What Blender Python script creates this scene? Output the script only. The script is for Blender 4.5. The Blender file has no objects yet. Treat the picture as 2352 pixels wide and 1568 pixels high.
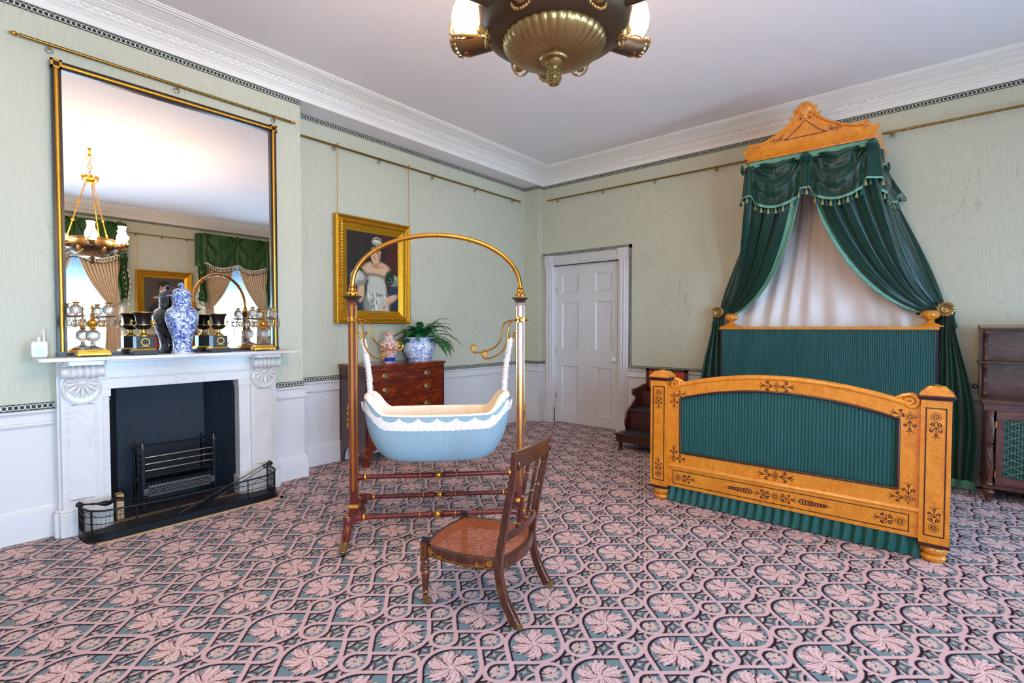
import bpy, math, random
from mathutils import Vector, Matrix
R = math.radians
PI = math.pi
sin, cos = math.sin, math.cos
random.seed(7)
scene = bpy.context.scene
COL = scene.collection

def lin(c):
    if isinstance(c, str):
        c = [int(c[i:i+2], 16)/255 for i in (0, 2, 4)]
    return tuple((x/12.92 if x <= .04045 else ((x+.055)/1.055)**2.4) for x in c[:3]) + (1,)

# ------------------------------------------------------------------ camera
TH, PIT, ROL, FPX = 0.7040754507, 0.0275764181, 0.0003363902, 1150.53438
fw = Vector((cos(TH)*cos(PIT), sin(TH)*cos(PIT), -sin(PIT)))
rt0 = Vector((sin(TH), -cos(TH), 0))
up0 = rt0.cross(fw)
rt = cos(ROL)*rt0 + sin(ROL)*up0
up = -sin(ROL)*rt0 + cos(ROL)*up0
cam_d = bpy.data.cameras.new('camera')
cam = bpy.data.objects.new('camera', cam_d); COL.objects.link(cam)
cam.matrix_world = Matrix(((rt.x, up.x, -fw.x, 0), (rt.y, up.y, -fw.y, 0), (rt.z, up.z, -fw.z, 1.4), (0, 0, 0, 1)))
cam_d.sensor_width = 36; cam_d.lens = FPX/2352*36; cam_d.clip_start = .05
scene.camera = cam

# ------------------------------------------------------------------ world, lights, exposure
scene.view_settings.view_transform = 'Standard'
scene.view_settings.look = 'None'
scene.view_settings.gamma = 1
scene.view_settings.exposure = 1.08
w = bpy.data.worlds.new('sky'); scene.world = w; w.use_nodes = True
w.node_tree.nodes['Background'].inputs[0].default_value = (.55, .78, 1, 1)
w.node_tree.nodes['Background'].inputs[1].default_value = 1.6
try:
    scene.cycles.max_bounces = 10; scene.cycles.diffuse_bounces = 5
    scene.cycles.transparent_max_bounces = 24
    scene.cycles.sample_clamp_indirect = 6
    scene.cycles.caustics_reflective = False; scene.cycles.caustics_refractive = False
except Exception: pass

def area(name, loc, rot, sx, sy, power, color):
    l = bpy.data.lights.new(name, 'AREA'); l.shape = 'RECTANGLE'; l.size = sx; l.size_y = sy
    l.energy = power; l.color = color
    o = bpy.data.objects.new(name, l); COL.objects.link(o); o.location = loc; o.rotation_euler = rot
    return o
def point(name, loc, power, color, rad=.04):
    l = bpy.data.lights.new(name, 'POINT'); l.energy = power; l.color = color; l.shadow_soft_size = rad
    o = bpy.data.objects.new(name, l); COL.objects.link(o); o.location = loc
    return o
WALLY = -2.65          # the window wall
WCX = (-.90, 1.75, 4.40)   # window centres
for i, x in enumerate(WCX):   # daylight standing outside each window, shining in through glass and muslin
    area('daylight_window', (x, WALLY-.42, 1.45), (R(90), 0, 0), 1.3, 2.3, (430, 340, 240)[i], (.42, .68, 1))

# ------------------------------------------------------------------ node helpers
class NT:
    def __init__(s, name, rough=.5, metal=0., spec=.5, base=(.8, .8, .8, 1)):
        s.m = bpy.data.materials.new(name); s.m.use_nodes = True
        s.t = s.m.node_tree; s.b = s.t.nodes['Principled BSDF']
        s.b.inputs['Roughness'].default_value = rough; s.b.inputs['Metallic'].default_value = metal
        s.b.inputs['Specular IOR Level'].default_value = spec
        s.b.inputs['Base Color'].default_value = base
        s.tc = None
    def n(s, typ, **k):
        nd = s.t.nodes.new(typ)
        for a, b in k.items(): setattr(nd, a, b)
        return nd
    def link(s, a, b): s.t.links.new(a, b)
    def put(s, inp, v):
        if isinstance(v, F): v = v.v
        if isinstance(v, (int, float)): inp.default_value = v
        elif isinstance(v, tuple): inp.default_value = v
        else: s.link(v, inp)
    def coord(s, kind='Object'):
        if s.tc is None: s.tc = s.n('ShaderNodeTexCoord')
        return s.tc.outputs[kind]
    def xyz(s, sock):
        x = s.n('ShaderNodeSeparateXYZ'); s.link(sock, x.inputs[0])
        return [F(s, o) for o in x.outputs]
    def vec(s, x=0., y=0., z=0.):
        c = s.n('ShaderNodeCombineXYZ')
        for i, v in enumerate((x, y, z)): s.put(c.inputs[i], v)
        return c.outputs[0]
    def noise(s, vec=None, scale=5., detail=3., rough=.5, dist=0., color=False):
        n = s.n('ShaderNodeTexNoise'); s.link(vec if vec is not None else s.coord(), n.inputs['Vector'])
        n.inputs['Scale'].default_value = scale; n.inputs['Detail'].default_value = detail
        n.inputs['Roughness'].default_value = rough; n.inputs['Distortion'].default_value = dist
        return n.outputs['Color'] if color else F(s, n.outputs['Fac'])
    def scale(s, vec, sc):
        m = s.n('ShaderNodeMapping'); s.link(vec, m.inputs[0]); m.inputs['Scale'].default_value = sc
        return m.outputs[0]
    def ramp(s, fac, stops, interp='LINEAR'):
        r = s.n('ShaderNodeValToRGB'); s.put(r.inputs[0], fac); e = r.color_ramp; e.interpolation = interp
        while len(e.elements) < len(stops): e.elements.new(.5)
        for el, (p, c) in zip(e.elements, stops): el.position = p; el.color = lin(c) if isinstance(c, str) else c
        return r.outputs[0]
    def mix(s, fac, a, b):
        m = s.n('ShaderNodeMix', data_type='RGBA'); s.put(m.inputs[0], fac)
        for i, v in ((6, a), (7, b)):
            if isinstance(v, str): v = lin(v)
            s.put(m.inputs[i], v)
        return m.outputs[2]
    def bump(s, h, strength=.3, dist=.002):
        b = s.n('ShaderNodeBump'); b.inputs['Strength'].default_value = strength; b.inputs['Distance'].default_value = dist
        s.put(b.inputs['Height'], h); s.link(b.outputs[0], s.b.inputs['Normal'])
    def col(s, c): s.put(s.b.inputs['Base Color'], lin(c) if isinstance(c, str) else c)
class F:
    def __init__(s, nt, v): s.nt = nt; s.v = v
    def _o(s, op, *a):
        n = s.nt.t.nodes.new('ShaderNodeMath'); n.operation = op
        for i, x in enumerate((s,)+a):
            x = x.v if isinstance(x, F) else x
            if isinstance(x, (int, float)): n.inputs[i].default_value = x
            else: s.nt.link(x, n.inputs[i])
        return F(s.nt, n.outputs[0])
    def __add__(s, o): return s._o('ADD', o)
    __radd__ = __add__
    def __sub__(s, o): return s._o('SUBTRACT', o)
    def __rsub__(s, o): return F(s.nt, o)._o('SUBTRACT', s)
    def __mul__(s, o): return s._o('MULTIPLY', o)
    __rmul__ = __mul__
    def __truediv__(s, o): return s._o('DIVIDE', o)
    def abs(s): return s._o('ABSOLUTE')
    def sqrt(s): return s._o('SQRT')
    def sin(s): return s._o('SINE')
    def cos(s): return s._o('COSINE')
    def min(s, o): return s._o('MINIMUM', o)
    def max(s, o): return s._o('MAXIMUM', o)
    def lt(s, o): return s._o('LESS_THAN', o)
    def gt(s, o): return s._o('GREATER_THAN', o)
    def frac(s): return s._o('FRACT')
    def pp(s, o): return s._o('PINGPONG', o)
    def atan2(s, o): return s._o('ARCTAN2', o)
    def clamp(s):
        r = s._o('MULTIPLY', 1.0); r.v.node.use_clamp = True; return r
    def wrap(s, h): return s._o('WRAP', h, -h)
    def below(s, edge, soft):   # 1 below edge, soft falloff
        return ((edge - s)/soft + .5).clamp()

def hyp(a, b): return (a*a + b*b).sqrt()

M = {}
def simple(name, color, rough=.5, metal=0., spec=.5, var=0., vs=6, bump=0., bs=60, **kw):
    t = NT(name, rough, metal, spec)
    c = lin(color)
    if var:
        n = t.noise(scale=vs, detail=4)
        lo = tuple(max(0, x*(1-var)) for x in c[:3])+(1,); hi = tuple(min(1, x*(1+var)) for x in c[:3])+(1,)
        t.put(t.b.inputs['Base Color'], t.mix(n, lo, hi))
    else: t.b.inputs['Base Color'].default_value = c
    if bump: t.bump(t.noise(scale=bs, detail=3), bump, .003)
    for k, v in kw.items(): t.b.inputs[k.replace('_', ' ')].default_value = v
    M[name] = t.m
    return t

# ------------------------------------------------------------------ materials
simple('white_paint', 'd8d3d0', .38, var=.03, vs=2)
simple('ceiling_paint', 'ebe3e1', .8, var=.03, vs=.8)
simple('plaster', 'ece6de', .6, var=.03, vs=3)
simple('black_iron', '1a1d22', .42, .6, bump=.5, bs=90)
simple('steel', '8d8f92', .28, .95, var=.15)
simple('gold', 'dda23c', .3, .9, var=.25, vs=30, bump=.12, bs=40)
simple('gold_frame', 'c8931f', .38, .8, var=.3, vs=40, bump=.5, bs=120)
simple('brass', 'cf8f3a', .22, 1., var=.12, vs=8)
simple('dull_brass', 'a08252', .32, .9, var=.2, vs=12)
simple('rail_brass', '8f7638', .28, .9, var=.15, vs=3)
simple('pale_brass', 'd8d09a', .25, .7)
simple('bronze', '5a4632', .35, .75, var=.2, vs=10)
simple('ebony', '1c1418', .3, 0, var=.2, vs=10)
simple('purple_inlay', '38141c', .35)
simple('black_frame', '181316', .3)
simple('plastic_white', 'e4e4e6', .4)
simple('display_screen', 'c3e4e0', .15)
simple('cream_cloth', 'f2e2cc', .8, var=.05, vs=8, bump=.15, bs=200)
simple('white_cloth', 'efe6e2', .85, var=.04, vs=3, bump=.2, bs=250)
simple('ruffle', 'f3ecea', .9, var=.08, vs=60, bump=.8, bs=150)
simple('cream_curtain', 'e3cba6', .85, var=.08, vs=4)
simple('leather_dark', '2c2c30', .6, bump=.3, bs=150)
simple('red_panel', 'b8380f', .5, var=.15, vs=12)
simple('red_lacquer', '6a1414', .35, var=.2, vs=5)
simple('teal_trim', '68a08a', .8, var=.7, vs=75, bump=.6, bs=300)
simple('tassel_green', '14514c', .7, var=.3, vs=60)
simple('tassel_olive', '8a8a5c', .7, var=.3, vs=60)
simple('tassel_white', 'e8dccb', .8)
simple('brown_trim', 'a8834f', .7, var=.35, vs=130)
simple('window_green', '244c18', .5, var=.25, vs=6)
simple('blue_blind', '9cc8e6', .9)
simple('dark_green_stone', '16201f', .45, var=.5, vs=25)
simple('dark_bronze', '241a14', .2, .5, spec=.7)
simple('cane', 'a8551f', .55, var=.25, vs=50)
simple('fern_green', '176a34', .5, var=.45, vs=14)
simple('fern_stem', '4f6a2c', .6)
simple('rail_glass', 'd9d4cc', .1, 0, spec=.8, Transmission_Weight=.6)
simple('tile', 'b9966a', .5, var=.15, vs=8)
simple('brick_cream', 'c9a67e', .8)
simple('carpet_edge', '2b2426', .9)
simple('lamp_base_gilt', 'c8a24a', .28, .9, var=.4, vs=45, bump=.5, bs=90)

def marble():
    t = NT('marble', .22)
    v = t.coord(); n = t.noise(v, 3, 6, .6, 1.2)
    t.col(t.ramp(n, [(.30, 'd3cecb'), (.42, 'd9d3ce'), (.49, 'dedad5'), (.505, 'd0cbc8'), (.52, 'dcd8d3'), (1, 'd9d2ca')]))
    M['marble'] = t.m
marble()

def wood(name, cols, rough=.25, sc=(2, 2, 14), k=3, axis=2, coat=.4):
    t = NT(name, rough)
    m = t.scale(t.coord(), sc)
    n = t.noise(m, k, 6, .62, 1.6)
    n2 = t.noise(t.scale(t.coord(), tuple(x*6 for x in sc)), k, 3, .5)
    t.col(t.ramp(n*.8 + n2*.2, [(.28, cols[0]), (.5, cols[1]), (.72, cols[2])]))
    t.b.inputs['Coat Weight'].default_value = coat; t.b.inputs['Coat Roughness'].default_value = .12
    M[name] = t.m
    return t
wood('mahogany', ('300a0a', '641a16', '86301e'), .38, (6, 6, 1), 4, coat=.08)
wood('mahogany_side', ('2a1012', '452022', '5e302c'), .35, (8, 8, .8), 4)
wood('flame_mahogany', ('2c0c06', '6b2410', 'a8481a'), .25, (2.2, 3, 5), 2.4)
wood('rosewood', ('2a1614', '4f2a20', '74432e'), .3, (5, 5, 1), 4, coat=.2)
wood('dark_walnut', ('240c07', '4a2010', '74381b'), .25, (7, 7, 1.2), 3.5)
wood('step_wood', ('1f0808', '3d1210', '541c14'), .3, (1.2, 6, 6), 3)
wood('cabinet_wood', ('2a1418', '55302c', '7d4f3c'), .3, (2, 2, 7), 2.2)

def maple():
    t = NT('satin_birch', .27)
    v = t.coord()
    n = t.noise(t.scale(v, (8, 5, 3)), 3, 6, .6, 1.0)
    n2 = t.noise(t.scale(v, (30, 20, 55)), 2.2, 4, .6, 2.)
    c = t.ramp(n*.45 + n2*.55, [(.28, 'a4500a'), (.45, 'd07c16'), (.62, 'e49626'), (.8, 'eeac46')])
    t.col(c)
    t.b.inputs['Coat Weight'].default_value = .5; t.b.inputs['Coat Roughness'].default_value = .15
    M['satin_birch'] = t.m
maple()

def wallpaper():
    t = NT('moire_wallpaper', .5, spec=.35)
    x, y, z = t.xyz(t.coord())
    s = x + y
    p = t.vec(s*2.6, 0., z*.55)
    wob = t.noise(t.vec(s*14, 0., z*10), 1.6, 3, .6)
    n = t.noise(p, 1.4, 1.5, .5) + wob*.034
    v = (n*17).frac()
    line = ((v-.5).abs()).below(.03, .05)
    patch = t.noise(t.vec(s*.9, 0., z*.35), 1.3, 1, .5)
    mask = ((patch-.42)*9).clamp()
    fine = t.noise(t.vec(s*26, 0., z*1.3), 4, 3, .6)
    base = t.mix(fine, 'bbb9a0', 'd1cdb6')
    t.col(t.mix(line*mask*.42, base, '9c8e78'))
    t.bump(fine, .08, .002)
    M['wallpaper'] = t.m
wallpaper()

def chain_border():
    t = NT('chain_border', .6)
    u, v, _ = t.xyz(t.coord('UV'))     # u metres along, v 0..1 across
    x = (u/.0275).frac() - .5
    y = (v-.5)*1.75
    def ring(ox): return (hyp(x+ox, y)-.56).abs()
    d = ring(-.5).min(ring(.5))
    link = d.below(.095, .05)
    edge = ((v-.5).abs()).gt(.43)
    col = t.mix(link, '2a2227', 'c9d0b8')
    line = (((v-.5).abs()-.45).abs()).below(.012, .02)
    t.col(t.mix(edge, col, '2a2227'))
    M['chain_border'] = t.m
chain_border()

def firebox():
    t = NT('firebox_slate', .55)
    x, y, z = t.xyz(t.coord())
    w = ((x+y)*820).sin()*.5+.5
    n = t.noise(scale=3)
    t.col(t.mix(n, '10161e', '1e2935'))
    t.bump(w, .5, .003)
    M['firebox'] = t.m
firebox()

def silk(name, a, b, rough=.32):
    t = NT(name, rough, spec=.4)
    n = t.noise(t.scale(t.coord(), (3, 3, 1)), 2, 3, .5)
    t.col(t.mix(n, a, b))
    t.b.inputs['Sheen Weight'].default_value = .25; t.b.inputs['Sheen Roughness'].default_value = .4
    t.bump(t.noise(t.scale(t.coord(), (7, 7, 3)), 3, 4, .6, .8), .35, .006)
    M[name] = t.m
silk('green_silk', '06281f', '0a3f33', .38)
silk('pleated_silk', '0a4543', '0d514e', .55)
silk('skirt_silk', '0c4740', '105850', .45)

def dotted():
    t = NT('dotted_muslin', .8)
    u, v, _ = t.xyz(t.coord('UV'))
    a = (u/.0190); b = (v/.0190)
    x = (a.frac()-.5); y = (b.frac()-.5)
    d1 = hyp(x, y)
    x2 = ((a+.5).frac()-.5); y2 = ((b+.5).frac()-.5)
    m = d1.min(hyp(x2, y2)).below(.10, .06)
    weave = t.noise(scale=400, detail=2)
    base = t.mix(weave, '7c9aa6', '93afba')
    t.col(t.mix(m, base, 'eaf2f4'))
    M['dotted'] = t.m
dotted()

def lace():
    t = NT('lace', .9)
    u, v, _ = t.xyz(t.coord('UV'))
    vo = t.n('ShaderNodeTexVoronoi'); t.link(t.vec(u, v, 0.), vo.inputs['Vector']); vo.inputs['Scale'].default_value = 260
    n = t.noise(t.vec(u, v, 0.), 60, 3)
    d = F(t, vo.outputs['Distance'])
    a = (d.lt(.22)+(n.lt(.42)*d.lt(.4))).clamp()
    t.col('efe6df')
    t.put(t.b.inputs['Alpha'], (1-a*.55))
    M['lace'] = t.m
lace()

def blue_white(name, base, ink, sc=26, thr=.5, mids='7f9fd2', lo=.455, hi=.66):
    t = NT(name, .08)
    n = t.noise(scale=sc, detail=3.5, rough=.65, dist=1.2)
    n2 = t.noise(scale=sc*.35, detail=1)
    c = t.ramp(n + (n2-.5)*.35, [(lo, base), (lo+.04, mids), (lo+.07, ink), (hi-.06, ink), (hi-.03, mids), (hi, base)])
    t.col(c); t.b.inputs['Coat Weight'].default_value = .8; t.b.inputs['Coat Roughness'].default_value = .03
    M[name] = t.m
blue_white('blue_white', 'dfe9f2', '2048a0', 46)
blue_white('blue_white_bold', 'eef2f6', '1840a8', 40, .5, 'a8bce6', .485, .64)
simple('porcelain_blue', '1c3fa0', .1)
simple('porcelain_white', 'eef2f4', .1)
def imari():
    t = NT('imari', .12)
    n = t.noise(scale=40, detail=3, rough=.6, dist=1.)
    t.col(t.ramp(n, [(.36, '1a2250'), (.42, 'e8dccf'), (.52, 'e8dccf'), (.56, 'c5471c'), (.64, 'b0421c'), (.68, 'e8dccf')]))
    t.b.inputs['Coat Weight'].default_value = .7
    M['imari'] = t.m
imari()

def glass(name, c, rough=.03, alpha=1):
    t = NT(name, rough); t.col(c)
    t.b.inputs['Transmission Weight'].default_value = .92; t.b.inputs['IOR'].default_value = 1.5
    M[name] = t.m
    return t
g = glass('crystal', 'f4f2ea')
g = glass('cut_glass', 'efe9dc', .08)
vo = g.n('ShaderNodeTexVoronoi'); g.link(g.coord(), vo.inputs['Vector']); vo.inputs['Scale'].default_value = 140
g.bump(F(g, vo.outputs['Distance']), .9, .004)

def mirror():
    t = NT('mirror_glass', .0, 1.); t.col((.93, .95, .94, 1)); M['mirror'] = t.m
mirror()
def sheer():
    t = NT('muslin_sheer', .9)
    tr = t.n('ShaderNodeBsdfTransparent'); tl = t.n('ShaderNodeBsdfTranslucent'); df = t.n('ShaderNodeBsdfDiffuse')
    tl.inputs[0].default_value = (.9, .95, 1, 1); df.inputs[0].default_value = (.85, .92, 1, 1)
    a = t.n('ShaderNodeMixShader'); a.inputs[0].default_value = .5; t.link(tl.outputs[0], a.inputs[1]); t.link(df.outputs[0], a.inputs[2])
    b = t.n('ShaderNodeMixShader'); b.inputs[0].default_value = .55; t.link(tr.outputs[0], b.inputs[1]); t.link(a.outputs[0], b.inputs[2])
    t.link(b.outputs[0], t.t.nodes['Material Output'].inputs[0])
    M['sheer'] = t.m
sheer()
def pane():
    t = NT('window_pane', .02)
    tr = t.n('ShaderNodeBsdfTransparent'); gl = t.n('ShaderNodeBsdfGlossy'); gl.inputs['Roughness'].default_value = .02
    b = t.n('ShaderNodeMixShader'); b.inputs[0].default_value = .06
    t.link(tr.outputs[0], b.inputs[1]); t.link(gl.outputs[0], b.inputs[2])
    t.link(b.outputs[0], t.t.nodes['Material Output'].inputs[0]); M['pane'] = t.m
pane()
def lampglass():   # lit frosted glass: glows and lets the flame's light through
    t = NT('lit_glass', .4)
    tr = t.n('ShaderNodeBsdfTransparent'); tr.inputs[0].default_value = (1, .93, .82, 1)
    em = t.n('ShaderNodeEmission'); em.inputs[0].default_value = (1, .74, .42, 1); em.inputs[1].default_value = 7
    b = t.n('ShaderNodeMixShader'); b.inputs[0].default_value = .45
    t.link(tr.outputs[0], b.inputs[1]); t.link(em.outputs[0], b.inputs[2])
    t.link(b.outputs[0], t.t.nodes['Material Output'].inputs[0]); M['lamp_glass'] = t.m
lampglass()
def attr_paint():
    t = NT('oil_paint', .45)
    a = t.n('ShaderNodeAttribute', attribute_name='paint')
    n = t.noise(t.coord('UV'), 90, 4, .6)
    mx = t.n('ShaderNodeMix', data_type='RGBA', blend_type='MULTIPLY'); mx.inputs[0].default_value = .5
    t.link(a.outputs['Color'], mx.inputs[6]); t.put(mx.inputs[7], t.ramp(n, [(.25, 'b0b0b0'), (.7, 'ffffff')]))
    t.put(t.b.inputs['Base Color'], mx.outputs[2]); M['oil_paint'] = t.m
attr_paint()
# ------------------------------------------------------------------ carpet: woven trellis of linked rings around leaf rosettes
def carpet():
    t = NT('patterned_carpet', .95, spec=.1)
    X, Y, Z = t.xyz(t.coord())
    fz = t.noise(scale=260, detail=2, color=True)
    fx, fy, _ = t.xyz(fz)
    wool = t.noise(scale=700, detail=1)
    X = X - 2.075 + (fx-.5)*.010; Y = Y - 1.171 + (fy-.5)*.010
    HX, HY = .3455, .167
    def seg(ax, ay, x0, y0, x1, y1):
        dx, dy = x1-x0, y1-y0; L = dx*dx+dy*dy
        h = (((ax-x0)*(dx/L)) + ((ay-y0)*(dy/L))).clamp()
        return hyp(ax-x0-h*dx, ay-y0-h*dy)
    def rings(ax, ay):
        big = (hyp(ax, ay)-.1265).abs() + ax.gt(.0960)
        sm = (hyp(ax-.238, ay)-.057).abs() + ax.lt(.1960)
        s1 = seg(ax, ay, .0960, .0824, .164, .003); s2 = seg(ax, ay, .164, .003, .1960, .0385)
        s3 = seg(ax, ay, .150, -.0200, .165, .003)
        return big.min(sm).min(s1).min(s2)
    def fold(px, py):
        return px.wrap(HX).abs(), py.wrap(HY).abs()
    def pattern(px, py):
        ax, ay = fold(px, py)
        bx, by = HX-ax, HY-ay
        r = rings(ax, ay).min(rings(bx, by))
        # star frames between the rings
        def ast(a, b): return ((a.abs()/.80).sqrt() + (b.abs()/.56).sqrt())
        st = ast(ax/.1075, by/.167).min(ast(bx/.1075, ay/.167))
        dx, dy = ax-.1727, ay-.0835
        # skew axes: towards small rings (.065,-.0835), towards big rings (.173,.0835)
        det = .065*.0835 + .0835*.173
        a = (dx*.0835 - dy*.173)*(1/det); b = (dx*.0835 + dy*.065)*(1/det)
        st = st.min(ast(a, b))
        return r, st
    r, st = pattern(X, Y)
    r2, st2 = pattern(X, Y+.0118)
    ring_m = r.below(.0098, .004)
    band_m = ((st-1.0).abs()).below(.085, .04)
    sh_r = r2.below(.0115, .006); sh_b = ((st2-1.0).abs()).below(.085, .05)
    # leaf rosettes
    q1x, q1y = X.wrap(HX), Y.wrap(HY)
    q2x, q2y = (X-HX).wrap(HX), (Y-HY).wrap(HY)
    n1 = t.noise(scale=38, detail=3, rough=.7); n2 = t.noise(scale=95, detail=3, rough=.7)
    def leaf(qx, qy, ph, R0, k):
        rr = hyp(qx, qy); th = qy.atan2(qx)
        tw = th*(k*.5)+ph + n1*1.8 + rr*8
        lob = (tw.sin()).abs()
        edge = R0*.60 + lob.sqrt()*(.40*R0) + ((th*(k*3.5)+ph+rr*40).sin())*(.075*R0) + (n2-.5)*(.55*R0)
        inside = (edge-rr)
        vein = ((tw*3 + rr*42 + n2*2.5).sin()).abs()
        crease = (.20-lob).max(0.)*4.2
        return rr, inside, vein, crease, lob
    rA, iA, vA, cA, lA = leaf(q1x, q1y, 0.3, .102, 6)
    rB, iB, vB, cB, lB = leaf(q2x, q2y, 1.1, .102, 6)
    sA = rA.lt(rB)
    ins = iB + (iA-iB)*sA; ve = vB + (vA-vB)*sA; cr = cB + (cA-cB)*sA; lo = lB + (lA-lB)*sA; rr = rA.min(rB)
    # small rosettes
    sx1 = q1x.abs()-.238; sx2 = q2x.abs()-.238
    r3, i3, v3, c3, _ = leaf(sx1, q1y, .2, .036, 8)
    r4, i4, v4, c4, _ = leaf(sx2, q2y, .2, .036, 8)
    big_m = ins.below(0., .004); big_m = (1-big_m)
    sm_m = (1-(i3.max(i4)).below(0., .003))
    near_s = r3.min(r4)
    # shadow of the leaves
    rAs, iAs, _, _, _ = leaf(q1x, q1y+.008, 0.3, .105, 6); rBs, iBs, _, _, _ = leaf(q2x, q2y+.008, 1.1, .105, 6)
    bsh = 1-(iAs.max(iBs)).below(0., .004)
    ground = t.mix(wool, '62767e', '859a9c')
    star_c = t.mix(((st*16).sin()*.5+.5), '4a3b3e', '85999a')
    c = t.mix(st.below(.86, .08), ground, star_c)
    c = t.mix(st.below(.34, .08), c, 'd8bcb2')
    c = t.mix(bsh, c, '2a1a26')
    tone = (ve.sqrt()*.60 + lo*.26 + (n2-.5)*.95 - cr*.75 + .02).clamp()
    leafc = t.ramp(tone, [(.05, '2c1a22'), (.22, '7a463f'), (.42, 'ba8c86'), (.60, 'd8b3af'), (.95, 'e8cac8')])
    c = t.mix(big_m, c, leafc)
    c = t.mix(rr.below(.009, .004), c, 'e4c8bf')
    tone2 = (((v3*r3.lt(r4) + v4*(1-r3.lt(r4))))*.7+n2*.5).clamp()
    c = t.mix(sm_m, c, t.ramp(tone2, [(.1, '3a2229'), (.35, '9a6c62'), (.6, 'd8b8ae'), (1, 'e6cbc2')]))
    c = t.mix(near_s.below(.005, .003), c, '3c4446')
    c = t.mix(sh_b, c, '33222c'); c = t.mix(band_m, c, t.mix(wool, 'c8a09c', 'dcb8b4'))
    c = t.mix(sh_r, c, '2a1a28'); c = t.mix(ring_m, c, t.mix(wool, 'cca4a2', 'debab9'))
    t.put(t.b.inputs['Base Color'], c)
    t.bump(wool, .5, .004)
    M['carpet'] = t.m
carpet()

# ------------------------------------------------------------------ mesh builder
RM = {}
def xf(loc=(0, 0, 0), rz=0, rx=0, ry=0, s=1):
    m = Matrix.Translation(loc) @ Matrix.Rotation(rz, 4, 'Z') @ Matrix.Rotation(ry, 4, 'Y') @ Matrix.Rotation(rx, 4, 'X')
    if s != 1: m = m @ (Matrix.Diagonal((s, s, s, 1)) if not isinstance(s, tuple) else Matrix.Diagonal(s+(1,)))
    return m
def axis_m(origin, direction, roll=0):
    d = Vector(direction).normalized()
    q = d.to_track_quat('Z', 'Y')
    return Matrix.Translation(origin) @ q.to_matrix().to_4x4() @ Matrix.Rotation(roll, 4, 'Z')

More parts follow.
